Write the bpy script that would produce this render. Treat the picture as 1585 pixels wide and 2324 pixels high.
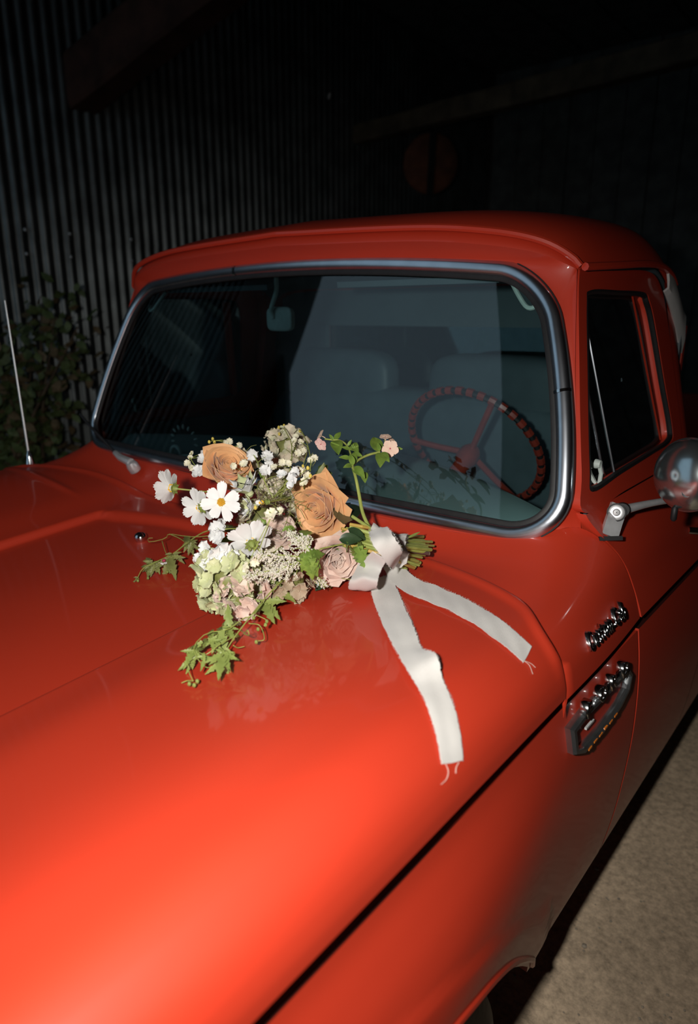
import bpy, bmesh, math, random
from mathutils import Vector, Matrix
random.seed(7)
for o in list(bpy.data.objects): bpy.data.objects.remove(o)
SC = bpy.context.scene
COL = SC.collection
# ------------------------------------------------------------------ camera
CAMP = Vector((1.329, 0.0, 1.619)); FPX = 1538.5
_y, _p = math.radians(39.7), math.radians(16.216)
FW = Vector((-math.sin(_y)*math.cos(_p), math.cos(_y)*math.cos(_p), -math.sin(_p)))
RT = Vector((math.cos(_y), math.sin(_y), 0)); UP = RT.cross(FW)
cd = bpy.data.cameras.new('camera'); cam = bpy.data.objects.new('camera', cd); COL.objects.link(cam)
cd.sensor_fit = 'VERTICAL'; cd.sensor_height = 36; cd.sensor_width = 24; cd.lens = FPX/2324*36
cd.clip_start = 0.02; cd.clip_end = 100
cam.matrix_world = Matrix(((RT.x, UP.x, -FW.x, CAMP.x), (RT.y, UP.y, -FW.y, CAMP.y), (RT.z, UP.z, -FW.z, CAMP.z), (0, 0, 0, 1)))
cd.dof.use_dof = True; cd.dof.focus_distance = 1.32; cd.dof.aperture_fstop = 2.6
SC.camera = cam
# ------------------------------------------------------------------ world: dusk sky outside the barn
w = bpy.data.worlds.new('dusk'); SC.world = w; w.use_nodes = True
w.node_tree.nodes['Background'].inputs['Color'].default_value = (0.42, 0.60, 0.74, 1)
w.node_tree.nodes['Background'].inputs['Strength'].default_value = 0.58
# ------------------------------------------------------------------ the flash beside the lens (portrait grip, flash on the left)
fl = bpy.data.lights.new('camera_flash', 'SPOT'); fl.energy = 76; fl.shadow_soft_size = 0.02
fl.spot_size = math.radians(104); fl.spot_blend = 1.0; fl.color = (1.0, 0.965, 0.91)
flo = bpy.data.objects.new('camera_flash', fl); COL.objects.link(flo)
flo.location = CAMP - RT*0.13 + UP*0.05
flo.rotation_euler = (FW + RT*((790-792.5)/FPX) - UP*((1520-1162)/FPX)).to_track_quat('-Z', 'Y').to_euler()
# ------------------------------------------------------------------ exposure
SC.view_settings.view_transform = 'Standard'; SC.view_settings.look = 'None'
SC.view_settings.gamma = 1; SC.view_settings.use_curve_mapping = False
SC.view_settings.exposure = 0.0

# ------------------------------------------------------------------ helpers
def ray(u, v): return FW + RT*((u-792.5)/FPX) - UP*((v-1162)/FPX)
def atz(u, v, z):
    d = ray(u, v); return CAMP + d*((z-CAMP.z)/d.z)
def atx(u, v, x):
    d = ray(u, v); return CAMP + d*((x-CAMP.x)/d.x)
def aty(u, v, y):
    d = ray(u, v); return CAMP + d*((y-CAMP.y)/d.y)
def sst(t):
    t = max(0.0, min(1.0, t)); return t*t*(3-2*t)
def lerp(a, b, t): return a+(b-a)*t
def table(tb, s):
    """smooth (Catmull-Rom) interpolation of rows (key, v0, v1, ...)"""
    n = len(tb)
    if s <= tb[0][0]: return list(tb[0][1:])
    if s >= tb[-1][0]: return list(tb[-1][1:])
    for i in range(n-1):
        if tb[i][0] <= s <= tb[i+1][0]: break
    a, b = tb[i], tb[i+1]; h = b[0]-a[0]; t = (s-a[0])/h
    out = []
    for k in range(1, len(a)):
        ma = (b[k]-tb[i-1][k])/(b[0]-tb[i-1][0]) if i > 0 else (b[k]-a[k])/h
        mb = (tb[i+2][k]-a[k])/(tb[i+2][0]-a[0]) if i+2 < n else (b[k]-a[k])/h
        t2, t3 = t*t, t*t*t
        out.append((2*t3-3*t2+1)*a[k]+(t3-2*t2+t)*h*ma+(-2*t3+3*t2)*b[k]+(t3-t2)*h*mb)
    return out
def catmull(pts, n):
    tb = [(i,)+tuple(p) for i, p in enumerate(pts)]
    return [Vector(table(tb, i*(len(pts)-1)/(n-1))) for i in range(n)]

class MB:
    """collects faces for one mesh object"""
    def __init__(s): s.v = []; s.f = []
    def grid(s, rows, closed=False, flip=False):
        b = len(s.v); m = len(rows[0])
        for r in rows: s.v += [tuple(p) for p in r]
        for i in range(len(rows)-1):
            for j in range(m if closed else m-1):
                k = (j+1) % m
                q = (b+i*m+j, b+i*m+k, b+(i+1)*m+k, b+(i+1)*m+j)
                s.f.append(q[::-1] if flip else q)
        return s
    def tube(s, path, r, n=8, cap=True):
        path = [Vector(p) for p in path]; rows = []; prev = None
        for i, p in enumerate(path):
            t = (path[min(i+1, len(path)-1)]-path[max(i-1, 0)])
            if t.length < 1e-9: t = Vector((0, 0, 1))
            t.normalize()
            if prev is None:
                a = t.orthogonal().normalized()
            else:
                a = prev - t*prev.dot(t)
                a = a.normalized() if a.length > 1e-6 else t.orthogonal().normalized()
            prev = a; c = t.cross(a)
            rr = r(i/(len(path)-1)) if callable(r) else r
            rows.append([p+(a*math.cos(2*math.pi*k/n)+c*math.sin(2*math.pi*k/n))*rr for k in range(n)])
        b = len(s.v); s.grid(rows, closed=True)
        if cap:
            s.f.append(tuple(b+k for k in range(n))[::-1]); e = b+(len(rows)-1)*n
            s.f.append(tuple(e+k for k in range(n)))
        return s
    def box(s, c, d, M=None):
        b = len(s.v); c = Vector(c); hx, hy, hz = d[0]/2, d[1]/2, d[2]/2
        for x in (-hx, hx):
            for y in (-hy, hy):
                for z in (-hz, hz):
                    p = Vector((x, y, z)); p = (M @ p) if M else p
                    s.v.append(tuple(c+p))
        for q in ((0, 1, 3, 2), (4, 6, 7, 5), (0, 4, 5, 1), (2, 3, 7, 6), (0, 2, 6, 4), (1, 5, 7, 3)): s.f.append(tuple(b+i for i in q))
        return s
    def ball(s, c, r, n=8, m=5, M=None):
        c = Vector(c); rr = r if isinstance(r, (tuple, list)) else (r, r, r); rows = []
        for i in range(m+1):
            a = math.pi*(0.02+0.96*i/m); row = []
            for k in range(n):
                p = Vector((rr[0]*math.sin(a)*math.cos(2*math.pi*k/n), rr[1]*math.sin(a)*math.sin(2*math.pi*k/n), -rr[2]*math.cos(a)))
                row.append(c+((M @ p) if M else p))
            rows.append(row)
        b = len(s.v); s.grid(rows, closed=True)
        s.f.append(tuple(b+k for k in range(n))[::-1]); e = b+m*n; s.f.append(tuple(e+k for k in range(n)))
        return s
    def lathe(s, prof, c, ax, n=32):
        """prof: (radius, height) along axis ax from c"""
        ax = Vector(ax).normalized(); a = ax.orthogonal().normalized(); b_ = ax.cross(a); c = Vector(c)
        s.grid([[c+ax*h+(a*math.cos(2*math.pi*k/n)+b_*math.sin(2*math.pi*k/n))*r for k in range(n)] for r, h in prof], closed=True)
        return s
    def thick(s, rows, t, closed=False):
        """grid with thickness t along local normals (two skins and rims)"""
        nr, nc = len(rows), len(rows[0]); P = [[Vector(p) for p in r] for r in rows]; Q = []
        for i in range(nr):
            q = []
            for j in range(nc):
                du = P[min(i+1, nr-1)][j]-P[max(i-1, 0)][j]; dv = P[i][min(j+1, nc-1)]-P[i][max(j-1, 0)]
                n_ = du.cross(dv); n_ = n_.normalized() if n_.length > 1e-12 else Vector((0, 0, 1))
                q.append(P[i][j]+n_*t)
            Q.append(q)
        s.grid(P, flip=True); s.grid(Q)
        s.grid([P[0], Q[0]]); s.grid([P[-1], Q[-1]], flip=True)
        s.grid([[r[0] for r in P], [r[0] for r in Q]], flip=True); s.grid([[r[-1] for r in P], [r[-1] for r in Q]])
        return s
    def mirror(s):
        m = MB(); m.v = [(-x, y, z) for x, y, z in s.v]; m.f = [f[::-1] for f in s.f]; return m
    def build(s, name, mat, parent=None, smooth=True, sharp=40, weld=False):
        me = bpy.data.meshes.new(name); me.from_pydata([tuple(p) for p in s.v], [], s.f)
        if weld:
            bm = bmesh.new(); bm.from_mesh(me); bmesh.ops.remove_doubles(bm, verts=bm.verts, dist=1e-5)
            bm.to_mesh(me); bm.free()
        me.materials.append(mat)
        if smooth:
            me.polygons.foreach_set('use_smooth', [True]*len(me.polygons))
            if sharp:
                try: me.set_sharp_from_angle(angle=math.radians(sharp))
                except Exception: pass
        me.update()
        return link(name, me, parent)
def link(name, data, parent=None):
    o = bpy.data.objects.new(name, data); COL.objects.link(o)
    if parent is not None: o.parent = parent
    return o
def tag(o, label=None, cat=None, group=None, kind=None):
    for k, v in (('label', label), ('category', cat), ('group', group), ('kind', kind)):
        if v: o[k] = v
    return o

# ------------------------------------------------------------------ materials
def mat(name, col, rough=0.5, metal=0.0, spec=0.5, coat=0.0, coat_r=0.05, noise=0.0, nscale=20, col2=None, bump=0.0, bscale=200, sss=0.0, trans=0.0, sheen=0.0):
    m = bpy.data.materials.new(name); m.use_nodes = True; nt = m.node_tree; b = nt.nodes['Principled BSDF']
    b.inputs['Base Color'].default_value = (*col, 1); b.inputs['Roughness'].default_value = rough
    b.inputs['Metallic'].default_value = metal; b.inputs['Specular IOR Level'].default_value = spec
    b.inputs['Coat Weight'].default_value = coat; b.inputs['Coat Roughness'].default_value = coat_r
    b.inputs['Sheen Weight'].default_value = sheen
    tc = nt.nodes.new('ShaderNodeTexCoord')
    if noise or col2:
        n = nt.nodes.new('ShaderNodeTexNoise'); n.inputs['Scale'].default_value = nscale; n.inputs['Detail'].default_value = 5
        nt.links.new(tc.outputs['Object'], n.inputs['Vector'])
        r = nt.nodes.new('ShaderNodeValToRGB'); c2 = col2 or tuple(c*(1-noise) for c in col)
        r.color_ramp.elements[0].position = 0.35; r.color_ramp.elements[1].position = 0.65
        r.color_ramp.elements[0].color = (*c2, 1); r.color_ramp.elements[1].color = (*col, 1)
        nt.links.new(n.outputs['Fac'], r.inputs['Fac']); nt.links.new(r.outputs['Color'], b.inputs['Base Color'])
    if bump:
        n2 = nt.nodes.new('ShaderNodeTexNoise'); n2.inputs['Scale'].default_value = bscale; n2.inputs['Detail'].default_value = 4
        nt.links.new(tc.outputs['Object'], n2.inputs['Vector'])
        bp = nt.nodes.new('ShaderNodeBump'); bp.inputs['Strength'].default_value = bump; bp.inputs['Distance'].default_value = 0.002
        nt.links.new(n2.outputs['Fac'], bp.inputs['Height']); nt.links.new(bp.outputs['Normal'], b.inputs['Normal'])
    return m
def glass_mat(name, tint, fres=1.0):
    """thin pane: tinted straight-through light plus a fresnel mirror reflection"""
    m = bpy.data.materials.new(name); m.use_nodes = True; nt = m.node_tree
    nt.nodes.remove(nt.nodes['Principled BSDF']); out = nt.nodes['Material Output']
    t = nt.nodes.new('ShaderNodeBsdfTransparent'); t.inputs['Color'].default_value = (*tint, 1)
    g = nt.nodes.new('ShaderNodeBsdfGlossy'); g.inputs['Roughness'].default_value = 0.015; g.inputs['Color'].default_value = (1, 1, 1, 1)
    f = nt.nodes.new('ShaderNodeFresnel'); f.inputs['IOR'].default_value = 1.52
    x = nt.nodes.new('ShaderNodeMixShader'); mm = nt.nodes.new('ShaderNodeMath'); mm.operation = 'MULTIPLY'; mm.inputs[1].default_value = fres
    nt.links.new(f.outputs[0], mm.inputs[0]); nt.links.new(mm.outputs[0], x.inputs[0])
    nt.links.new(t.outputs[0], x.inputs[1]); nt.links.new(g.outputs[0], x.inputs[2]); nt.links.new(x.outputs[0], out.inputs['Surface'])
    return m
M = {}
M['paint'] = mat('red_paint', (0.56, 0.040, 0.015), rough=0.5, spec=0.5, coat=0.32, coat_r=0.06, noise=0.05, nscale=3)
M['chrome'] = mat('chrome', (0.72, 0.75, 0.78), rough=0.12, metal=1.0, noise=0.15, nscale=30)
M['brushed'] = mat('worn_chrome', (0.70, 0.71, 0.72), rough=0.36, metal=0.55, noise=0.2, nscale=40)
M['trim'] = mat('windshield_bright_trim', (0.60, 0.64, 0.70), rough=0.27, metal=1.0, noise=0.12, nscale=25)
M['rubber'] = mat('black_rubber', (0.012, 0.012, 0.013), rough=0.55, noise=0.3, nscale=60)
M['tire'] = mat('tire_rubber', (0.075, 0.085, 0.09), rough=0.6, noise=0.4, nscale=50, bump=0.3)
M['dark'] = mat('dark_underbody', (0.01, 0.009, 0.008), rough=0.9, noise=0.3, nscale=10)
M['groove'] = mat('dark_moulding', (0.050, 0.014, 0.011), rough=0.3, spec=0.5, noise=0.2, nscale=30)
M['glass'] = glass_mat('windshield_glass', (0.70, 0.86, 0.86), 1.7)
M['sideglass'] = glass_mat('side_glass', (0.6, 0.72, 0.72), 1.2)
M['cabin'] = mat('cabin_paint', (0.10, 0.13, 0.145), rough=0.5, noise=0.15, nscale=8)
M['dash'] = mat('dash_paint', (0.24, 0.31, 0.31), rough=0.45, noise=0.1, nscale=6)
M['seat'] = mat('seat_vinyl', (0.075, 0.10, 0.115), rough=0.5, noise=0.2, nscale=12, bump=0.2)
M['wheelred'] = mat('steering_red', (0.30, 0.035, 0.022), rough=0.35, noise=0.2, nscale=25)
M['pale'] = mat('pale_plastic', (0.62, 0.70, 0.66), rough=0.5, noise=0.15, nscale=40)
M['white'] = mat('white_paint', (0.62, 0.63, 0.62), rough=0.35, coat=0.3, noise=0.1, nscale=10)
M['amber'] = mat('amber_enamel', (0.75, 0.20, 0.02), rough=0.3, noise=0.2, nscale=50)
DOOR = (-2.98, -0.50, 4.15)
# ================================================================== THE SETTING
def ground_mat():
    m = mat('packed_dirt', (0.92, 0.75, 0.55), rough=0.95, noise=0.35, nscale=2.2, bump=0.6, bscale=60)
    nt = m.node_tree; b = nt.nodes['Principled BSDF']; src = b.inputs['Base Color'].links[0].from_socket
    tc = [n for n in nt.nodes if n.type == 'TEX_COORD'][0]
    v = nt.nodes.new('ShaderNodeTexNoise'); v.inputs['Scale'].default_value = 45; v.inputs['Detail'].default_value = 6; v.inputs['Roughness'].default_value = 0.75
    nt.links.new(tc.outputs['Object'], v.inputs['Vector'])
    r = nt.nodes.new('ShaderNodeValToRGB'); r.color_ramp.elements[0].position = 0.3; r.color_ramp.elements[0].color = (0.62, 0.58, 0.54, 1)
    r.color_ramp.elements[1].position = 0.72; r.color_ramp.elements[1].color = (1.6, 1.5, 1.4, 1)
    nt.links.new(v.outputs['Fac'], r.inputs['Fac'])
    mx = nt.nodes.new('ShaderNodeMix'); mx.data_type = 'RGBA'; mx.blend_type = 'MULTIPLY'; mx.inputs[0].default_value = 1.0
    nt.links.new(src, mx.inputs[6]); nt.links.new(r.outputs['Color'], mx.inputs[7]); nt.links.new(mx.outputs[2], b.inputs['Base Color'])
    return m
fm = ground_mat()
X0, X1, Y0, Y1, ZC = -3.05, 4.2, -1.5, 8.0, 4.3
def gz(x, y): return 0.006*math.sin(3.1*x+1.3*y)+0.005*math.sin(5.3*y-2.2*x)
m = MB(); NX, NY = 60, 90
m.grid([[(lerp(X0-.1, X1+.1, i/NX), lerp(Y0-6, Y1+.1, j/NY), gz(lerp(X0, X1, i/NX), lerp(Y0-6, Y1, j/NY))) for i in range(NX+1)] for j in range(NY+1)])
fo = m.build('floor', fm); tag(fo, 'packed brown dirt floor beside the truck', kind='structure')
peb = mat('pebble_stone', (0.52,0.44,0.34), rough=0.9, noise=0.4, nscale=90)
m = MB(); R_ = random.Random(3)
for k in range(900):
    x, y = R_.uniform(0.8, 2.2), R_.uniform(0.9, 4.0); r = R_.uniform(.0015, .005)*(1 if R_.random() < .9 else 1.8)
    m.ball((x, y, gz(x, y)+r*.3), (r, r*R_.uniform(.6, 1), r*.6), 5, 3)
po = m.build('gravel', peb, fo); tag(po, 'small loose gravel on the dirt', kind='stuff')

metal = mat('corrugated_steel', (0.20, 0.22, 0.22), rough=0.42, metal=0.75, noise=0.45, nscale=5)
wood = mat('old_timber', (0.15, 0.105, 0.065), rough=0.9, noise=0.5, nscale=7, bump=0.4, bscale=40)
redwood = mat('reddish_timber', (0.085, 0.036, 0.025), rough=0.9, noise=0.5, nscale=7, bump=0.4, bscale=40)
darkwall = mat('dark_boards', (0.16, 0.165, 0.16), rough=0.95, noise=0.4, nscale=6)
# corrugated side wall: sheets of 0.76 m, each a part of its own
def corr_sheet(y0, y1, z0, z1, lift):
    mm = MB(); n = int((y1-y0)/0.0762*10)
    row = [(X0+lift+0.011*math.sin(2*math.pi*(y0+(y1-y0)*i/n)/0.0762), y0+(y1-y0)*i/n) for i in range(n+1)]
    mm.thick([[(x, y, lerp(z0, z1, k/3)) for x, y in row] for k in range(4)], -0.002)
    return mm
wl = MB().box((X0-.08, (Y0+Y1)/2, ZC/2), (.05, Y1-Y0+.3, ZC+.1)).build('wall_left', darkwall); tag(wl, 'corrugated steel side wall of the dark shed', kind='structure')
y = -0.6; k = 0
while y < Y1-.3:
    for z0, z1 in ((0.02, 2.15), (2.08, 4.25)):
        corr_sheet(y, min(y+0.80, Y1-.05), z0, z1, (k % 2)*.004+(.003 if z0 > 1 else 0)-.02).build('corrugated_sheet', metal, wl, sharp=80)
    y += 0.762; k += 1
for yy in (1.55, 1.93, 2.16, 2.45, 2.9):
    for zz in (1.25, 1.98, 2.12):
        MB().lathe([(.001, .012), (.006, .011), (.011, .006), (.012, 0)], (X0+.0, yy+.01*(zz > 2), zz), (1, 0, 0), 10).build('roofing_nail', M['brushed'], wl)
wb = MB().box(((X0+X1)/2, Y1+.05, ZC/2), (X1-X0+.4, .06, ZC+.1)).build('wall_back', darkwall); tag(wb, 'dark board wall at the far end of the shed', kind='structure')
for i in range(24):
    x = X0+.15+i*.302
    MB().box((x, Y1, ZC/2), (.29, .025+.01*(i % 3), ZC-.02)).build('wall_board', darkwall, wb, smooth=False)
wr = MB().box((X1+.05, (Y0+Y1)/2, ZC/2), (.06, Y1-Y0+.3, ZC+.1)).build('wall_right', darkwall); tag(wr, 'dark board wall on the right of the shed', kind='structure')
for i in range(13):
    MB().box((X1, Y0+.45+i*.92, ZC/2), (.03, .86, ZC-.02)).build('wall_board', darkwall, wr, smooth=False)
ce = MB().box(((X0+X1)/2, (Y0+Y1)/2, ZC+.04), (X1-X0+.6, Y1-Y0+.5, .05)).build('ceiling', darkwall); tag(ce, 'dark underside of the shed roof', kind='structure')
for i in range(14):
    MB().box((X0+.25+i*.53, (Y0+Y1)/2, ZC-.0), (.5, Y1-Y0, .02+.008*(i % 2))).build('roof_board', darkwall, ce, smooth=False)
# front wall with the open doorway the truck faces
DX0, DX1, DZ = DOOR
wf = MB()
def wpanel(P):      # board panel of the unseen front wall, edges slanted to shape the windshield reflection
    b = len(wf.v); n = len(P)
    for yy in (Y0-.04, Y0+.04): wf.v += [(x, yy, z) for x, z in P]
    wf.f.append(tuple(range(b, b+n))); wf.f.append(tuple(range(b+n, b+2*n))[::-1])
    for i in range(n): wf.f.append((b+i, b+(i+1) % n, b+n+(i+1) % n, b+n+i))
wpanel([(X0-.1, 0), (-1.37, 0), (-3.0, 2.92), (X0-.1, 3.1)])
wpanel([(.115, 0), (X1+.1, 0), (X1+.1, ZC+.05), (-.70, ZC+.05)])
wpanel([(X0-.1, DZ), (-.65, DZ), (-.65, ZC+.05), (X0-.1, ZC+.05)])
wfo = wf.build('wall_front', darkwall, smooth=False); tag(wfo, 'dark front wall of the shed around the open doorway', kind='structure')
def beam(name, a, b, w_, h_, mt, label, cat='beam', group=None):
    a, b = Vector(a), Vector(b); d = b-a; L = d.length; q = d.to_track_quat('X', 'Z').to_matrix()
    mm = MB(); n = 12; rows = []; R2 = random.Random(len(name))
    for i in range(n+1):
        x = L*i/n; j = lambda: R2.uniform(-.004, .004)
        sec = []
        for yy, zz in ((-1, -.82), (-.82, -1), (.82, -1), (1, -.82), (1, .82), (.82, 1), (-.82, 1), (-1, .82)):
            sec.append(a+q @ Vector((x, yy*w_/2+j(), zz*h_/2+j())))
        rows.append(sec)
    mm.grid(rows, closed=True); bse = 0
    mm.f.append(tuple(range(8))[::-1]); mm.f.append(tuple(n*8+k for k in range(8)))
    o = mm.build(name, mt, None, smooth=False)
    return tag(o, label, cat, group)
p1, p2 = aty(700, 335, 5.6), aty(1640, 95, 4.6)
d_ = (p2-p1); beam('roof_beam', p1-d_*.25, p2+d_*.2, .13, .15, wood, 'long pale brown timber beam crossing the dark upper right', 'beam')
p1, p2 = aty(120, 240, 2.6), aty(560, -110, 2.9)
d_ = (p2-p1); beam('roof_brace', p1-d_*.05, p2+d_*.2, .22, .30, redwood, 'dim reddish timber brace in the upper left corner', 'beam')
# round rusty disc hanging at the back
dc = aty(978, 372, 5.2); dm = mat('rusty_orange_disc', (0.17, 0.05, 0.02), rough=0.8, noise=0.5, nscale=9)
ro = link('hanging_disc', None); ro.location = dc; tag(ro, 'round rusty orange disc hanging in the dark behind the cab', 'disc')
dirn = (CAMP-dc).normalized(); dirn = (dirn+Vector((.25, 0, 0))).normalized()
MB().lathe([(.001, .02), (.10, .025), (.19, .016), (.225, .0), (.23, -.015), (.2, -.02), (.001, -.02)], (0, 0, 0), dirn, 40).build('disc_plate', dm, ro)
sd = dirn.cross(Vector((0, 0, 1))).normalized()
q = Matrix((sd, dirn.cross(sd)*-1, dirn)).transposed()
MB().box(dirn*.035, (.055, .46, .02), q).build('dark_strap', M['dark'], ro, smooth=False)
MB().tube([(0, 0, .2), (0, 0, .75)], .006, 6).build('hanging_wire', M['dark'], ro)
gl = aty(738, 200, 5.0)
lo = link('metal_hook', None); lo.location = gl; tag(lo, 'small bright metal hook glinting high in the dark', 'hook')
MB().tube(catmull([(0, 0, .12), (0, 0, -.02), (.01, 0, -.07), (.04, 0, -.085), (.055, 0, -.05)], 14), .012, 8).build('hook_shank', M['brushed'], lo)
MB().lathe([(.001, 0), (.02, 0), (.02, .025), (.001, .025)], (0, 0, .11), (0, 0, 1), 12).build('hook_collar', M['brushed'], lo)
# dim creeper shrub on the far left
lf = mat('dim_leaf', (0.10, 0.14, 0.045), rough=0.6, noise=0.4, nscale=30)
lf2 = mat('dry_leaf', (0.17, 0.12, 0.06), rough=0.7, noise=0.4, nscale=30)
sh = link('wall_shrub', None); sh.location = (-2.55, 1.75, 0); tag(sh, 'dim leafy shrub growing against the corrugated wall at far left', 'shrub')
R_ = random.Random(11)
stems = MB()
tips = []
for k in range(14):
    a = Vector((R_.uniform(-.15, .1), R_.uniform(-.3, .2), 0)); b = Vector((R_.uniform(-.3, .25), R_.uniform(-.75, .32), R_.uniform(1.0, 1.85)))
    c = (a+b)/2+Vector((R_.uniform(-.1, .1), R_.uniform(-.15, .15), .1)); pth = catmull([a, c, b], 12); stems.tube(pth, lambda t: .014*(1-t)+.004, 6); tips += pth[3:]
stems.build('stem', wood, sh)
def leafcloud(cnt, seed):
    mm = MB(); R3 = random.Random(seed)
    for k in range(cnt):
        p = R3.choice(tips)+Vector((R3.gauss(0, .09), R3.gauss(0, .11), R3.gauss(0, .09)))
        if p.x+sh.location.x < X0+.06: continue
        d = Vector((R3.gauss(0, 1), R3.gauss(0, 1), R3.gauss(-.3, .7))).normalized(); s_ = d.orthogonal().normalized(); n_ = d.cross(s_); L = R3.uniform(.05, .09)
        b = len(mm.v)
        for t, wd, lift in ((0, 0, 0), (.35, .3, .05), (.35, -.3, .05), (.7, .22, .02), (.7, -.22, .02), (1, 0, -.08)): mm.v.append(tuple(p+d*L*t+s_*L*wd+n_*L*lift))
        mm.f += [(b, b+1, b+2), (b+1, b+3, b+4, b+2), (b+3, b+5, b+4)]
    return mm
tag(leafcloud(1500, 1).build('foliage', lf, sh, smooth=False), kind='stuff')
tag(leafcloud(500, 2).build('dry_foliage', lf2, sh, smooth=False), kind='stuff')
# ================================================================== THE TRUCK
TR = link('pickup_truck', None); TR.location = (0, 0, 0)
tag(TR, 'glossy red vintage pickup truck with chrome trim parked in the shed', 'truck')
def part(mb, name, m, parent=TR, label=None, **k):
    o = mb.build(name, M[m] if isinstance(m, str) else m, parent, **k)
    if label: o['label'] = label
    return o
YN = -0.38                                   # nose of the truck
def ye(x):                                   # rear edge of the hood in plan
    return table([(0, 1.118), (.364, 1.116), (.60, 1.101), (.70, 1.078), (.80, 1.049), (.87, 1.022), (.93, .972), (.960, .959), (.978, .956), (.985, .956)], abs(x))[0]
def prof(x):
    return table([(0, 1.100), (.364, 1.103), (.5, 1.127), (.6, 1.139), (.7, 1.146), (.79, 1.147), (.85, 1.143), (.90, 1.138), (.93, 1.127), (.950, 1.113), (.965, 1.098), (.975, 1.081), (.981, 1.063), (.9845, 1.045), (.985, 1.032)], abs(x))[0]
def hood_z(x, y):
    ax = abs(x); s = .07*(1-sst((ax-.55)/.42))
    front = -.09*sst((-.05-y)/.34)**1.5
    z = prof(x)+s*(y-1.1)*(1.0 if y < 1.1 else .3)+front
    yw = 1.060-.09*(x/.35)**2 if ax < .36 else .97
    z -= .017*sst((.374-ax)/.020)*sst((yw-y)/.030)
    if x < -.42: z += .006*math.exp(-((y-(.958+.01*(x+.6)))/.012)**2)*sst((-.47-x)/.12)     # faint ridge shaped in place of a reflected streak
    return z
def on_hood(u, v, h=0.0):
    d = ray(u, v); z = 1.1+h
    for _ in range(25):
        p = CAMP+d*((z-CAMP.z)/d.z)
        z = z*.4+(hood_z(max(-.985, min(.985, p.x)), min(p.y, 1.115))+h)*.6
    return p
xs = []
def seg(a, b, n): xs.extend([a+(b-a)*i/n for i in range(n)])
seg(0, .34, 10); seg(.34, .38, 8); seg(.38, .82, 16); seg(.82, .93, 10); seg(.93, .978, 12); seg(.978, .985, 9); xs.append(.985)
XS = [-x for x in xs[::-1][:-1]]+xs
ts = [i/36*.80 for i in range(36)]+[.80+.17*i/44 for i in range(44)]+[.97, .976, .982, .987, .991, .994, .997, 1.0]
rows = []
for t in ts:
    row = []
    for x in XS:
        e = ye(x); y = YN+(e-YN)*t; d = e-y
        lip = .0065*sst((.030-d)/.022) if abs(x) < .97 else .0065*sst((.030-d)/.022)*(1-(abs(x)-.97)/.015)
        if d < .004: lip -= .002*(1-d/.004)
        row.append((x, y, hood_z(x, y)+lip))
    rows.append(row)
rows.append([(p[0]-.003*(1 if p[0] > 0 else -1), p[1]+.001, p[2]-.02) for p in rows[-1]])
hm = MB().grid(rows)
# nose: the front edge rolls down
nose = [[(x, y-.03*k, z-.02*k*k) for x, y, z in rows[0]] for k in (1, 2, 3)]
hm.grid(nose[::-1]+[rows[0]])
for s in (-1, 1):   # turned-in lower flange of the side
    col = [r[-1] if s > 0 else r[0] for r in rows[:-1]]
    hm.grid([col, [(p[0]-s*.022, p[1], p[2]-.004) for p in col]], flip=s < 0)
part(hm, 'hood', 'paint', label='broad red hood with a recessed centre panel', sharp=60)
# chrome washer nozzle on the hood
np_ = on_hood(320, 1229)
MB_ = MB().lathe([(.0105, -.002), (.0115, .002), (.0165, .010), (.0160, .016), (.0125, .021), (.006, .0245), (.0005, .025)], np_, (0, 0, 1), 20)
nz = part(MB_, 'washer_nozzle', 'chrome', label='small domed chrome washer nozzle')

# ---- cowl panel between hood and windshield, wrapping over the sides to the groove
CW = [(0, 0, 0, 1.176, 1.172), (.5, .60, .58, 1.182, 1.178), (.65, .74, .73, 1.192, 1.190), (.74, .81, .810, 1.216, 1.206), (.82, .865, .866, 1.276, 1.214),
      (.88, .908, .927, 1.318, 1.163), (.94, .948, .956, 1.350, 1.088), (1.0, .985, .974, 1.362, 1.022)]
def cowl(s, t):
    sg = 1 if s >= 0 else -1; hx, rx, ry, rz = table(CW, abs(s)); hy = ye(hx)+.008; hz = prof(hx)-.006
    bow = math.sin(math.pi*t)
    k = sst((abs(s)-.84)/.1)
    return (sg*(lerp(hx, rx, t)+bow*.004*k), lerp(hy, ry, t), lerp(hz, rz, t)-bow*.010*(1-k))
SS = [i/40*.8 for i in range(40)]+[.8+.2*i/20 for i in range(21)]; SS = [-s for s in SS[::-1][:-1]]+SS
rows = [[cowl(s, t/14) for s in SS] for t in range(15)]
pre = [(p[0], p[1]-.01, p[2]-.03) for p in rows[0]]
part(MB().grid([pre]+rows), 'cowl_panel', 'paint', sharp=60)

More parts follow.
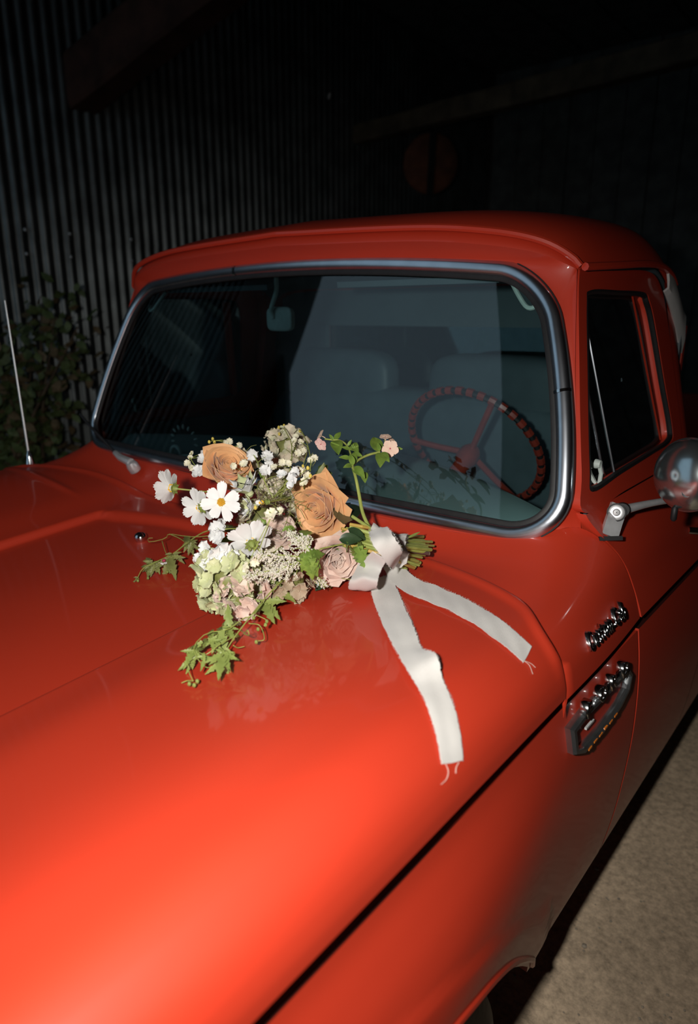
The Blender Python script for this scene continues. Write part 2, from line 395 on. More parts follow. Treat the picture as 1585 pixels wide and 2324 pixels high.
# ---- windshield opening
def ws(u, v, off=0):
    b_ = .850-.045*v-.102*v*v
    return Vector((u*b_, lerp(1.188, 1.352, v)+.012*u*u+.010*abs(u)**5-off, 1.195+v*.548-.040*v*u*u))
def ws_outline(n, grow=0.0):
    """rounded rectangle in (u,v), starting bottom centre, counter-clockwise seen from outside (towards +x)"""
    pts = []; ru, rv = .135, .19
    per = []
    def arc(cu, cv, a0, a1, k):
        for i in range(k): a = lerp(a0, a1, i/(k-1)); per.append((cu+ru*math.cos(a), cv+rv*math.sin(a)))
    for i in range(18): per.append((lerp(0, 1-ru, i/18), 0))
    arc(1-ru, rv, -math.pi/2, 0, 14)
    for i in range(1, 14): per.append((1, lerp(rv, 1-rv, i/14)))
    arc(1-ru, 1-rv, 0, math.pi/2, 14)
    for i in range(1, 18): per.append((lerp(1-ru, 0, i/18), 1))
    right = per+[(0, 1)]
    full = right+[(-u, v) for u, v in right[1:-1][::-1]]
    out = []
    for u, v in full:
        du = grow/.76; dv = grow/.573
        out.append((u*(1+du) if abs(u) > .5 else u*(1+du), (v-.5)*(1+2*dv)+.5))
    return out
OUT0 = ws_outline(0)
# bright trim: swept half-round section around the opening
def ring_frame(uv, off=0): return [ws(u, v, off) for u, v in uv]
def sweep_ring(pts, sec, cen=Vector((0, 1.28, 1.46))):
    n = len(pts); rows = []
    for i, p in enumerate(pts):
        t = (pts[(i+1) % n]-pts[i-1]).normalized(); nrm = Vector((0, -1, .18)).normalized()
        nrm = (nrm+Vector((.9*max(0, abs(p.x)-.55)*(1 if p.x > 0 else -1), 0, 0))).normalized()
        o_ = t.cross(nrm).normalized()
        if o_.dot(p-cen) < 0: o_ = -o_
        nn = o_.cross(t).normalized()
        if nn.y > 0: nn = -nn
        rows.append([p+o_*a+nn*b for a, b in sec])
    rows.append(rows[0]); return rows
ptsT = ring_frame(OUT0)
tw = .0160
sec = [(-tw, -.004), (-tw, .004), (-tw*.75, .0085), (-tw*.3, .0115), (tw*.25, .0120), (tw*.7, .0095), (tw, .004), (tw*1.02, -.012)]
part(MB().grid(sweep_ring(ptsT, sec), flip=False), 'windshield_trim', 'trim', label='polished bright metal windshield surround', sharp=70)
secr = [(-tw-.010, -.006), (-tw-.010, .002), (-tw-.006, .004), (-tw+.002, .003)]
part(MB().grid(sweep_ring(ptsT, secr)), 'windshield_seal', 'rubber')
secr = [(tw-.002, -.006), (tw-.001, .002), (tw+.002, .003), (tw+.003, -.012)]
part(MB().grid(sweep_ring(ptsT, secr)), 'outer_seal', 'rubber')
# trim joint clip on the driver's side and on the top
for uv in ((1.0, .55), (-.29, 1.0)):
    p = ws(*uv); k = min(range(len(ptsT)), key=lambda i: (ptsT[i]-p).length)
    rr = sweep_ring(ptsT, [(a*1.06, b+.0012) for a, b in sec])
    a, b = rr[k], rr[k+1]
    mid = [[Vector(x).lerp(Vector(y), t) for x, y in zip(a, b)] for t in (0, .25)]
    part(MB().grid(mid), 'trim_joint_clip', 'chrome')
# glass pane
m = MB(); rows = []
for j in range(25):
    v = j/24
    def halfw(v):
        rv, ru = .19, .135
        if v < rv: return 1-ru+ru*math.sqrt(max(0, 1-((rv-v)/rv)**2))
        if v > 1-rv: return 1-ru+ru*math.sqrt(max(0, 1-((v-1+rv)/rv)**2))
        return 1
    rows.append([ws(lerp(-1, 1, i/40)*halfw(v), v, -.008) for i in range(41)])
m.grid(rows); part(m, 'windshield', 'glass', label='tinted curved windshield glass')
# painted frame from trim to door edge / header / cowl
HDR = [(0, 0, 1.305, 1.788), (.45, .42, 1.315, 1.774), (.7, .60, 1.332, 1.757), (.85, .70, 1.354, 1.737), (1.0, .767, 1.388, 1.706)]
def outer(u, v):
    s = 1 if u >= 0 else -1; a = abs(u)
    # corner-aware: angle from the centre of the pane
    if v <= .001 or (v < .19 and a > .865):
        k = a if v <= .001 else .865+.135*min(1, (v/.19+ (a-.865)/.135)/2)
        q = table(CW, lerp(0, .82, min(1, k)))
        if v <= .001: q = table(CW, .74*(a/.865))
        else: q = table(CW, lerp(.74, .82, (v/.19+(a-.865)/.135)/2))
        return Vector((s*q[1], q[2], q[3]))
    if v >= .999 or (v > .81 and a > .865):
        k = .86*(a/.865) if v >= .999 else lerp(.86, 1, ((1-v)/.19+(a-.865)/.135)/2)
        q = table(HDR, k); return Vector((s*q[0], q[1], q[2]))
    t = (v-.19)/.62
    return Vector((s*(lerp(.866, .765, t)), lerp(1.276, 1.390, t)-.018*math.sin(math.pi*t), lerp(1.214, 1.706, t)))
inn = ptsT; ou = [outer(u, v) for u, v in OUT0]
rows = []
for f in (0, .25, .6, .85, 1.0):
    rows.append([inn[i].lerp(ou[i], f)+Vector((0, .006*math.sin(math.pi*f), 0)) for i in range(len(inn))]+[inn[0].lerp(ou[0], f)+Vector((0, .006*math.sin(math.pi*f), 0))])
rows.insert(0, [p+Vector((0, .03, 0)) for p in rows[0]])
part(MB().grid(rows, flip=True), 'windshield_frame', 'paint', sharp=60)

# ---- roof
YR1 = 2.09
def drip(y): return table([(1.37, 1.706), (1.55, 1.718), (1.75, 1.731), (1.88, 1.730), (2.0, 1.708), (2.09, 1.655)], y)[0]
def roof(a, t):
    """a -1..1 across, t 0..1 front to back"""
    s = abs(a); q = table(HDR, s); sg = 1 if a >= 0 else -1
    y = lerp(q[1], YR1, t); x = sg*q[0]*1.004
    zb = q[2]+(drip(y)-1.708)*(s**2)-(1-s**2)*.10*sst((y-1.85)/.24)
    b = .086*(max(0, 1-s**7))**.55*(max(0, 1-abs(2*t-1)**3.2))**.6
    x += sg*.012*math.sin(math.pi*t)*(s**3)
    return (x, y, zb+b)
As = [-math.sin(math.pi/2*(1-i/36)) for i in range(36)]+[math.sin(math.pi/2*i/36) for i in range(37)]
Ts = [(1-math.cos(math.pi*i/36))/2 for i in range(37)]
part(MB().grid([[roof(a, t) for a in As] for t in Ts]), 'roof', 'paint', sharp=60, label='domed red cab roof')
# drip rail: front brow and both sides
brow = [Vector(roof(lerp(-1, 1, i/80), .018))+Vector((0, -.010, .006)) for i in range(81)]
part(MB().tube(brow, .0075, 8), 'drip_rail', 'paint')
for s in (1, -1):
    side = [Vector((s*(table(HDR, 1)[0]+.012+.012*math.sin(math.pi*i/30)), lerp(1.395, 2.03, i/30), drip(lerp(1.395, 2.03, i/30))+.003)) for i in range(31)]
    part(MB().tube(side, .008, 8), 'drip_rail', 'paint')
# white piece on the cab's rear corner, modelled in place of a bright reflection
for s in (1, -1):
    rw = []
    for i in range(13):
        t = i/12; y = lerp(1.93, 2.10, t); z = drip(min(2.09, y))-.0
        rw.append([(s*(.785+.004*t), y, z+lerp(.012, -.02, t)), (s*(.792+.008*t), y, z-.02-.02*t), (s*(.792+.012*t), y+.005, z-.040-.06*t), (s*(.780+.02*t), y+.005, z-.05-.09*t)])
    part(MB().thick(rw, .006*s), 'roof_corner_glare', 'white', label='white piece standing for a bright reflection on the rear roof corner')
# ---- side sheet metal
def xs_up(z):      # door / side above the groove
    return table([(1.022, .976), (1.04, .971), (1.088, .956), (1.13, .943), (1.163, .927), (1.21, .896), (1.25, .873), (1.30, .860), (1.46, .822), (1.62, .785), (1.74, .757)], z)[0]
def xs_lo(y, z):   # below the groove
    far = table([(.40, .945), (.45, .957), (.55, .973), (.65, .983), (.75, .989), (.85, .988), (.93, .982), (1.0, .972)], z)[0]
    near = table([(.40, .958), (.50, .978), (.60, 1.000), (.70, 1.017), (.78, 1.023), (.84, 1.017), (.885, 1.003), (.925, .985), (.96, .971), (1.0, .964)], z)[0]
    k = 1-sst((y-.50)/.62)
    return lerp(far, near, k)
ARCH = [(0.0, .44), (.04, .54), (.12, .66), (.22, .74), (.35, .785), (.46, .795), (.555, .774), (.62, .752), (.70, .715), (.79, .652), (.90, .548), (.96, .484), (1.0, .44)]
def bot(y):
    if 0.0 < y < 1.0: return table(ARCH, y)[0]
    return .425
def fender(s):
    ysL = [YN, -.25, -.1]+[i*.02 for i in range(0, 51)]+[1.0001]+[1.02+i*.0261 for i in range(14)]
    rows = []; lip = []; lip2 = []
    N = 26
    for y in ysL:
        b = bot(y); r = []
        for i in range(N+1):
            z = lerp(b, .994, i/N); x = xs_lo(y, z)
            # raised flare around the wheel opening
            r0 = math.hypot((y-.5)/1.0, (z-.33)/.78); r1 = math.hypot((min(max(y, .0), 1.0)-.5), (b-.33)/.78) if 0 <= y <= 1 else .5
            fl_ = sst(((r1+.085)-r0)/.014)
            x += .0045*fl_
            r.append((s*x, y, z))
        rows.append(r); lip.append(r[0])
    mb = MB().grid(rows, flip=s < 0)
    top = [r[-1] for r in rows]
    mb.grid([top, [(p[0]-s*.03, p[1], p[2]-.003) for p in top]], flip=s > 0)
    a = [p for p in lip if -0.001 <= p[1] <= 1.0002]
    mb.grid([a, [(p[0]-s*.004, p[1]+(.5-p[1])*.03, p[2]-.012) for p in a], [(p[0]-s*.05, p[1]+(.5-p[1])*.03, p[2]-.010) for p in a]], flip=s < 0)
    bt = [p for p in lip if p[1] > 1.0]
    mb.grid([bt, [(p[0]-s*.05, p[1], p[2]-.004) for p in bt]], flip=s < 0)
    return mb
for s in (1, -1):
    lipp = [Vector((s*(xs_lo(y, bot(y))+.003), y, bot(y)-.004)) for y in [.004+i*.0249 for i in range(41)]]
    part(MB().tube(lipp, .0065, 8), 'wheel_arch_lip', 'paint')
part(fender(1), 'fender', 'paint', label='red front fender with flared wheel opening', sharp=60); part(fender(-1), 'fender', 'paint', sharp=60)
# dark recessed groove along both flanks
for s in (1, -1):
    g = MB(); yl = [YN+i*.1 for i in range(37)]
    g.grid([[(s*.968, y, .985), (s*.952, y, .996), (s*.946, y, 1.012), (s*.956, y, 1.028), (s*.968, y, 1.038)] for y in yl], flip=s < 0)
    part(g, 'body_groove', 'groove', label='dark recessed line along the body side', sharp=0)
# ---- doors
YD0, YD1 = 1.368, 1.98
def door(s):
    dr = link('door', None, TR)
    # lower skin
    zl = [.425+i*.569/24 for i in range(25)]; yl = [YD0+.002+(YD1-YD0-.004)*i/20 for i in range(21)]
    dn = MB().grid([[(s*(xs_lo(y, z)), y, z) for y in yl] for z in zl], flip=s > 0)
    dn.grid([[(s*(xs_lo(y, z)-k), y+.0, z) for k in (0, .04)] for z in zl for y in (yl[0],)], flip=s < 0)
    bt = [(s*xs_lo(y, zl[0]), y, zl[0]) for y in yl]; dn.grid([bt, [(p[0]-s*.07, p[1], p[2]) for p in bt]], flip=s < 0)
    # shoulder between groove and belt
    zu = [1.022+i*(1.245-1.022)/22 for i in range(23)]
    def yf(z): return table([(1.022, 1.368), (1.088, 1.357), (1.163, 1.324), (1.21, 1.288), (1.25, 1.270), (1.46, 1.318), (1.70, 1.396)], z)[0]
    dn.grid([[(s*xs_up(z), lerp(yf(z), YD1, i/20), z) for i in range(21)] for z in zu], flip=s > 0)
    dn.grid([[(s*(xs_up(z)-k), yf(z), z) for k in (0, .05)] for z in zu], flip=s < 0)
    # window frame ring
    N = 64; inner_ = []; outer_ = []
    WIN = [(1.325, 1.278), (1.50, 1.284), (1.72, 1.292), (1.875, 1.300), (1.905, 1.335), (1.885, 1.45), (1.858, 1.60), (1.835, 1.652), (1.80, 1.672), (1.62, 1.672), (1.450, 1.668), (1.418, 1.640), (1.375, 1.50), (1.325, 1.33)]
    OUTR = [(1.270, 1.248), (1.50, 1.248), (1.72, 1.248), (1.92, 1.248), (1.98, 1.30), (1.98, 1.45), (1.97, 1.60), (1.945, 1.685), (1.86, 1.722), (1.62, 1.714), (1.450, 1.704), (1.398, 1.694), (1.333, 1.50), (1.284, 1.33)]
    n = len(WIN); rI, rO = [], []
    def loop(P):
        o = []
        for i in range(n):
            a, b, c, d = [Vector((*P[(i+k) % n], 0)) for k in (-1, 0, 1, 2)]
            for q in range(6):
                t = q/6; o.append(.5*((2*b)+(c-a)*t+(2*a-5*b+4*c-d)*t*t+(3*b-a-3*c+d)*t**3))
        return o
    li, lo_ = loop(WIN), loop(OUTR)
    li.append(li[0]); lo_.append(lo_[0])
    def q3(p, ins=0): return Vector((s*(xs_up(p.y)-ins), p.x, p.y))
    rws = [[q3(p) for p in lo_], [q3(p.lerp(r, .5)) for p, r in zip(lo_, li)], [q3(p) for p in li], [q3(p, .028) for p in li]]
    dn.grid(rws, flip=s > 0)
    rim = [[q3(p) for p in lo_], [q3(p, .05) for p in lo_]]; dn.grid(rim, flip=s < 0)
    part(dn, 'door_skin', 'paint', dr, sharp=50)
    # rubber channel
    part(MB().tube([q3(p.lerp(r, -.10), .006) for p, r in zip(li, lo_)], .007, 6, cap=False), 'window_seal', 'rubber', dr)
    # glass
    cy = sum(p.x for p in li)/len(li); cz = sum(p.y for p in li)/len(li); c_ = Vector((cy, cz, 0))
    part(MB().grid([[q3(c_.lerp(p, k), .022) for p in li] for k in (.02, .5, 1.0)]), 'door_glass', 'sideglass', dr)
    # vent window bar and inner red pillar edge
    a, b = Vector((1.420, 1.645, 0)), Vector((1.480, 1.284, 0))
    part(MB().tube([q3(a.lerp(b, i/8), .010) for i in range(9)], .0034, 8), 'vent_window_bar', 'trim', dr, label='slim metal vent window divider')
    part(MB().tube([q3(Vector((1.865, 1.305, 0)).lerp(Vector((1.775, 1.665, 0)), i/8), .030) for i in range(9)], .010, 8), 'inner_channel', 'paint', dr)
    lt = q3(Vector((1.40, 1.320, 0)), .018)
    vl = MB().lathe([(.001, .012), (.008, .012), (.010, .004), (.010, 0)], lt, (s, 0, 0), 12); vl.tube([lt+Vector((s*.008, 0, 0)), lt+Vector((s*.012, .006, -.02)), lt+Vector((s*.01, .008, -.042))], .0045, 8)
    part(vl, 'vent_latch', 'pale', dr)
    # push button handle further back
    hb = Vector((s*(xs_up(1.10)+.018), 1.86, 1.10))
    hm_ = MB().tube([hb+Vector((-s*.02, -.07, 0)), hb+Vector((0, -.06, 0)), hb+Vector((0, .05, 0)), hb+Vector((-s*.02, .06, 0))], .009, 10)
    part(hm_, 'door_handle', 'chrome', dr)
    return dr
door(1)['label'] = 'red door with vent window and dark glass'; door(-1)
# ---- cab rear, bed
def cabrear(s):
    zl = [1.022+i*(1.70-1.022)/30 for i in range(31)]
    mb = MB().grid([[(s*(xs_up(z)-.002-.03*sst((y-2.03)/.12)), y, z) for y in (1.984, 2.01, 2.04, 2.08, 2.12)] for z in zl], flip=s > 0)
    zl = [.425+i*.575/16 for i in range(17)]
    mb.grid([[(s*xs_lo(y, z), y, z) for y in (1.984, 2.2, 2.5)] for z in zl], flip=s > 0)
    mb.grid([[(s*(xs_up(z)-.002), y, z) for y in (2.12, 2.5)] for z in (1.022, 1.05, 1.08, 1.11)], flip=s > 0)
    return mb
for s in (1, -1): part(cabrear(s), 'cab_corner', 'paint', sharp=60)
# cab rear wall: frame around the rear window (outside red, inside pale)
def rearwall(y, mt, name):
    mb = MB()
    mb.box((0, y, .94), (1.60, .02, .64)); mb.box((0, y, 1.655), (1.50, .02, .15))
    for s in (-1, 1): mb.box((s*.655, y, 1.42), (.29, .02, .34))
    return part(mb, name, mt, smooth=False)
rearwall(2.115, 'paint', 'cab_rear_wall'); rearwall(2.085, 'cabin', 'cabin_rear_lining')
part(MB().box((0, 2.10, 1.42), (1.02, .005, .32)), 'rear_window', 'sideglass', smooth=False)
for s in (1, -1):
    mb = MB(); yl = [2.52+i*.1 for i in range(24)]
    mb.grid([[(s*xs_lo(y, .425+i*.575/14), y, .425+i*.575/14) for y in yl] for i in range(15)], flip=s > 0)
    mb.grid([[(s*x_, y, z) for y in yl] for x_, z in ((.975, 1.022), (.968, 1.05), (.955, 1.12), (.945, 1.155), (.92, 1.165), (.88, 1.16), (.87, 1.12), (.87, .6))], flip=s > 0)
    part(mb, 'bed_side', 'paint', sharp=60)
part(MB().box((0, 3.68, .62), (1.74, 2.3, .03)), 'bed_floor', 'dark', smooth=False)
part(MB().box((0, 2.53, .86), (1.80, .03, .5)), 'bed_front_panel', 'paint', smooth=False)
part(MB().box((0, 4.82, .80), (1.80, .04, .66)), 'tailgate', 'paint', smooth=False)
# front end
fr = MB().box((0, YN-.06, .74), (1.86, .06, .46)); part(fr, 'front_panel', 'white', smooth=False)
for i in range(7): part(MB().box((0, YN-.10, .58+i*.05), (1.2, .02, .018)), 'grille_bar', 'chrome', smooth=False)
for s in (1, -1): part(MB().lathe([(.001, .02), (.06, .018), (.085, .004), (.095, 0), (.095, -.03)], (s*.76, YN-.09, .76), (0, -1, 0), 28), 'headlight', 'chrome')
part(MB().box((0, YN-.16, .46), (1.94, .06, .17)), 'front_bumper', 'white', smooth=False)
# dark inner shell: under hood, wheel houses, floor
ub = MB(); ub.box((0, .35, .80), (1.40, 1.35, .34)); ub.box((0, 1.7, .48), (1.74, 1.2, .05)); ub.box((0, 1.07, .78), (1.78, .03, .55))
part(ub, 'firewall_and_floor', 'dark', smooth=False)
for s in (1, -1):
    ap = MB().grid([[(s*.94, y, z-.0), (s*.72, y, z), (s*.71, y, .40)] for y, z in ((YN, .96), (.0, .965), (.5, .968), (1.03, .968))])
    ap.grid([[(s*.95, 1.035, z), (s*.70, 1.035, z)] for z in (.40, .7, .968)])
    part(ap, 'inner_fender', 'dark', smooth=False, weld=True)
# ---- wheels
def wheel(x, y):
    s = 1 if x > 0 else -1
    pr = [(.215, -.085), (.26, -.10), (.31, -.100), (.338, -.088), (.350, -.070)]
    for i in range(5):
        c0 = -.056+i*.028; pr += [(.353, c0-.010), (.354, c0+.009), (.345, c0+.011), (.345, c0+.016)]
    pr += [(.350, .072), (.338, .088), (.31, .100), (.26, .10), (.215, .085)]
    wo = part(MB().lathe([(.001, s*.03), (.06, s*.035), (.07, s*.015), (.15, s*.02), (.19, s*.06), (.215, s*.085), (.20, s*.05), (.20, -s*.05), (.215, -s*.085)], (x, y, .354), (1, 0, 0), 40), 'wheel', 'white')
    part(MB().lathe(pr, (x, y, .354), (1, 0, 0), 64), 'tire', 'tire', wo, label='black ribbed tire', sharp=35)
for x in (.84, -.84):
    wheel(x*1.03, .52); wheel(x, 3.55)
# ---- round side mirror on the driver's door
mr = link('side_mirror', None, TR); mr['label'] = 'round chrome side mirror on a bracket'
mb0 = Vector((xs_up(1.165)+.004, 1.440, 1.165))          # bracket foot on the door shoulder
fo_n = Vector((.78, 0, .62)).normalized(); upd = Vector((-.62, 0, .78)).normalized(); fy = Vector((0, 1, 0))
q = Matrix((fy, upd, fo_n)).transposed()
A_ = atx(1375, 1197, .905); B_ = atx(1400, 1163, .907)
def slab(path, wdt, th, nrm):
    rows = []
    for i, p in enumerate(path):
        t = (path[min(i+1, len(path)-1)]-path[max(i-1, 0)]).normalized(); sd_ = t.cross(nrm).normalized()
        rows.append([p-sd_*wdt/2, p-sd_*wdt*.45+nrm*th, p+sd_*wdt*.45+nrm*th, p+sd_*wdt/2, p+sd_*wdt*.45-nrm*th*.2, p-sd_*wdt*.45-nrm*th*.2])
    mm = MB().grid(rows, closed=True); mm.f.append(tuple(range(6))[::-1]); mm.f.append(tuple((len(rows)-1)*6+k for k in range(6))); return mm
to_cam = (CAMP-B_).normalized()
foot = atx(1383, 1213, .908)
part(slab([foot+Vector((0, 0, -.004)), foot.lerp(B_, .5), B_, B_+(B_-foot).normalized()*.016], .036, .008, (to_cam+Vector((.4, 0, .3))).normalized()), 'mirror_bracket', 'brushed', mr)
part(slab([foot+Vector((.004, -.004, -.012)), foot+Vector((.002, -.002, -.004))], .050, .010, (to_cam+Vector((.4, 0, .3))).normalized()), 'bracket_gasket', 'rubber', mr)
pv = B_+to_cam*.010
part(MB().lathe([(.001, .014), (.0055, .013), (.007, .009), (.0075, .004), (.016, .004), (.0185, .002), (.019, -.02)], pv, to_cam, 24), 'pivot_bolt', 'brushed', mr)
part(MB().lathe([(.0155, 0), (.0185, .0015), (.0185, .003), (.0155, .0035)], pv+to_cam*.002, to_cam, 24), 'pivot_washer', 'rubber', mr)
MC = atx(1562, 1078, 1.018)
arm0 = B_-to_cam*.012+Vector((.010, .004, .006)); armE = atx(1585, 1122, 1.004)
part(MB().tube(catmull([arm0, arm0.lerp(armE, .33)+Vector((0, 0, .002)), arm0.lerp(armE, .7), armE], 12), lambda t: .0105-.0035*math.sin(math.pi*t), 10), 'mirror_arm', 'brushed', mr)
part(MB().lathe([(.001, -.018), (.013, -.016), (.016, 0), (.013, .016), (.001, .018)], arm0, to_cam, 16), 'arm_knuckle', 'rubber', mr)
bk = Vector((-.34, -.88, .10)).normalized()             # back of the mirror shell faces the front of the truck
pr = [(.0005, .040)]+[(.069*math.sin(a), .041*math.cos(a)) for a in [math.pi/2*i/12 for i in range(1, 12)]]+[(.069, .002), (.072, 0), (.072, -.007), (.069, -.009), (.001, -.009)]
part(MB().lathe(pr, MC, bk, 48), 'mirror_shell', mat('mirror_shell_chrome', (.62, .70, .72), rough=.20, metal=.95, noise=.25, nscale=20), mr, label='domed chrome back of the mirror')
part(MB().tube([MC+bk*.03+Vector((.03, 0, -.02)), MC+bk*.045+Vector((.028, 0, -.03)), armE], .009, 10), 'mirror_stud', 'brushed', mr)
dp = MC+Vector((-.01, -.02, -.078))
part(MB().lathe([(.003, -.012), (.006, -.008), (.006, .014), (.003, .018)], dp, (0, 0, 1), 10), 'mirror_clamp_screw', 'rubber', mr)

# ---- lettering on the cowl side: script badge
def text_mesh(txt, size, extrude, shear=0.0, bevel=0.0, space=1.0):
    cu = bpy.data.curves.new('txt', 'FONT'); cu.body = txt; cu.size = size; cu.extrude = extrude; cu.shear = shear; cu.bevel_depth = bevel; cu.bevel_resolution = 1; cu.space_character = space
    cu.resolution_u = 4
    ob = bpy.data.objects.new('txt', cu); COL.objects.link(ob); dg = bpy.context.evaluated_depsgraph_get(); dg.update()
    me = bpy.data.meshes.new_from_object(ob.evaluated_get(dg)); bpy.data.objects.remove(ob); bpy.data.curves.remove(cu); return me
def place_letters(txt, name, parent, fn, size, ext, shear, bevel, m, space=1.0):
    """each letter is a mesh of its own; fn maps (x, y, z) of the text plane to the body"""
    x = 0
    full = text_mesh(txt, size, ext, shear, bevel, space); W = max(v.co.x for v in full.vertices); bpy.data.meshes.remove(full)
    for i, ch in enumerate(txt):
        if ch == ' ': x += size*.55*space; continue
        me = text_mesh(ch, size, ext, shear, bevel)
        xs_ = [v.co.x for v in me.vertices]; a, b = min(xs_), max(xs_)
        for v in me.vertices: v.co = fn(v.co.x-a+x, v.co.y, v.co.z)
        me.materials.clear(); me.materials.append(m); link(name, me, parent); x += (b-a)*.98+size*.02*space
    return x
bd = link('script_badge', None, TR); bd['label'] = 'chrome script badge reading Custom Cab'
b0 = atx(1332, 1476, .972); b1 = atx(1402, 1398, .966)
def side_z(z):   # x of cowl side between hood edge and door at height z
    lo, hi = .70, 1.0
    for _ in range(24):
        md = (lo+hi)/2
        if cowl(md, .45)[2] > z: lo = md
        else: hi = md
    return cowl(lo, .45)[0]
Lb = b1.y-b0.y
def bfn(sc):
    def f(x, y_, z):
        yy = b0.y+x*sc; zz = lerp(b0.z, b1.z, (yy-b0.y)/Lb)+y_
        return Vector((side_z(min(1.115, zz))+.005+z, yy, zz))
    return f
chs = mat('badge_chrome', (.80, .83, .84), rough=.16, metal=1, noise=.1, nscale=50)
probe = []
W_ = 0
wtot = place_letters('Custom Cab', 'measure', None, lambda x, y, z: Vector((x, y, z)), .036, .004, .35, .0012, chs, 1.0)
for o in [o for o in bpy.data.objects if o.name.startswith('measure')]: bpy.data.objects.remove(o)
place_letters('Custom Cab', 'badge_letter', bd, bfn(Lb/wtot), .038, .0035, .45, .0008, chs, 1.0)
b1y = b0.y+Lb
part(MB().tube([Vector((side_z(lerp(b0.z, b1.z, t/6))+.004, lerp(b0.y, b1y-.01, t/6), lerp(b0.z, b1.z, t/6)+.002)) for t in range(7)], .0028, 6), 'badge_bar', M['chrome'], bd)
# ---- hollow emblem with raised letters below the groove
em = link('fender_emblem', None, TR); em['label'] = 'hollow chrome emblem with letters FORD along its top'
def efn(y, z, d=0.0): return Vector((xs_lo(y, z)+.004+d, y, z))
EO = [(.985, .960), (.990, .912), (1.03, .893), (1.12, .885), (1.22, .893), (1.268, .908), (1.285, .935), (1.270, .952), (1.20, .958), (1.05, .966)]
EI = [(1.004, .948), (1.008, .915), (1.04, .902), (1.12, .896), (1.215, .902), (1.257, .914), (1.270, .933), (1.258, .942), (1.19, .947), (1.055, .953)]
def rloop(P):
    n = len(P); o = []
    for i in range(n):
        a, b = P[i], P[(i+1) % n]
        for q_ in range(4): o.append((lerp(a[0], b[0], q_/4), lerp(a[1], b[1], q_/4)))
    o.append(o[0]); return o
lo1, li1 = rloop(EO), rloop(EI)
mid = [((a[0]+b[0])/2, (a[1]+b[1])/2) for a, b in zip(lo1, li1)]
rows = [[efn(*p, -.004) for p in lo1], [efn(*p, .006) for p in lo1], [efn(lerp(a[0], b[0], .25), lerp(a[1], b[1], .25), .011) for a, b in zip(lo1, li1)], [efn(lerp(a[0], b[0], .75), lerp(a[1], b[1], .75), .011) for a, b in zip(lo1, li1)], [efn(*p, .006) for p in li1], [efn(*p, -.004) for p in li1]]
part(MB().grid(rows), 'emblem_frame', mat('emblem_chrome', (.50, .52, .53), rough=.16, metal=.92, noise=.2, nscale=40), em, sharp=30)
for i, ch in enumerate('FORD'):
    me = text_mesh(ch, .034, .007, .15, .001)
    a = min(v.co.x for v in me.vertices); yy0 = [1.035, 1.095, 1.152, 1.212][i]
    for v in me.vertices: v.co = efn(yy0+(v.co.x-a)*1.25, .9595+v.co.y, .009+v.co.z)
    me.materials.clear(); me.materials.append(chs); link('emblem_letter', me, em)
part(MB().box(efn(1.075, .925, .002), (.004, .036, .004)), 'emblem_dash', 'white', em, smooth=False)
for i in range(6):
    yy = 1.055+i*.026
    part(MB().box(efn(yy, .8925+.001*(i % 2), .0105), (.003, .014, .0035)), 'amber_fleck', 'amber', em, smooth=False)
# ---- antenna on the passenger side
an = link('antenna', None, TR); an['label'] = 'thin upright metal radio antenna'
ab = atx(66, 1036, -.90); at_ = atx(11, 682, -.915)
part(MB().tube([ab, ab.lerp(at_, .5), at_], lambda t: .0042-.0016*t, 8), 'antenna_mast', mat('antenna_steel', (.6, .62, .64), rough=.45, metal=.8, noise=.1, nscale=30), an)
zb = hood_z(ab.x, min(ab.y, 1.02))
part(MB().lathe([(.016, zb-ab.z-.01), (.015, zb-ab.z+.006), (.010, -.004), (.009, .006), (.006, .012), (.004, .02)], ab, (0, 0, 1), 16), 'antenna_base', 'chrome', an)
# ---- wiper on the passenger side
wp = link('wiper', None, TR); wp['label'] = 'chrome windshield wiper arm on the passenger side'
w0 = aty(300, 1056, 1.140); w1 = aty(262, 1028, 1.142); w2 = aty(200, 962, 1.135)
part(MB().lathe([(.018, -.02), (.018, .0), (.014, .012), (.006, .016), (.0005, .017)], w0, (0, -.5, .85), 16), 'wiper_pivot', 'brushed', wp)
part(MB().tube([w0+Vector((0, -.004, .01)), w0.lerp(w1, .5)+Vector((0, -.01, .006)), w1], lambda t: .013-.004*t, 8), 'wiper_arm', 'brushed', wp)
part(MB().tube([w1, w2, aty(182, 940, 1.14)], .0045, 6), 'wiper_blade', 'rubber', wp)
# ---- interior
part(MB().grid([[(x, y, z) for x in [-.74+i*.074 for i in range(21)]] for y, z in ()] or [[(lerp(-.76, .76, i/30), lerp(1.235+.03*abs(lerp(-1, 1, i/30))**4, 1.72-.37*(max(0, abs(lerp(-.76, .76, i/30))-.05)/.70)**1.7, t), 1.185+.035*math.sin(math.pi*min(1, t*1.15)*.5)-.05*sst((t-.9)/.1)) for i in range(31)] for t in [k/14 for k in range(15)]]), 'dashboard', 'dash', label='pale dashboard top under the windshield')
part(MB().box((0, 1.34, 1.04), (1.5, .03, .24)), 'dash_face', 'cabin', smooth=False)
sw = link('steering_wheel', None, TR); sw['label'] = 'thin red steering wheel with ribbed rim'
swc = aty(1075, 1018, 1.66); ax_ = Vector((-.05, .62, .78)).normalized()
ax_ = Vector((0, .85, .52)).normalized()
e1 = Vector((1, 0, 0)); e2 = ax_.cross(e1).normalized()
RS = .198
rimp = [swc+(e1*math.cos(a)+e2*math.sin(a))*RS for a in [2*math.pi*i/96 for i in range(97)]]
part(MB().tube(rimp, .0085, 8, cap=False), 'wheel_rim', 'rubber', sw)
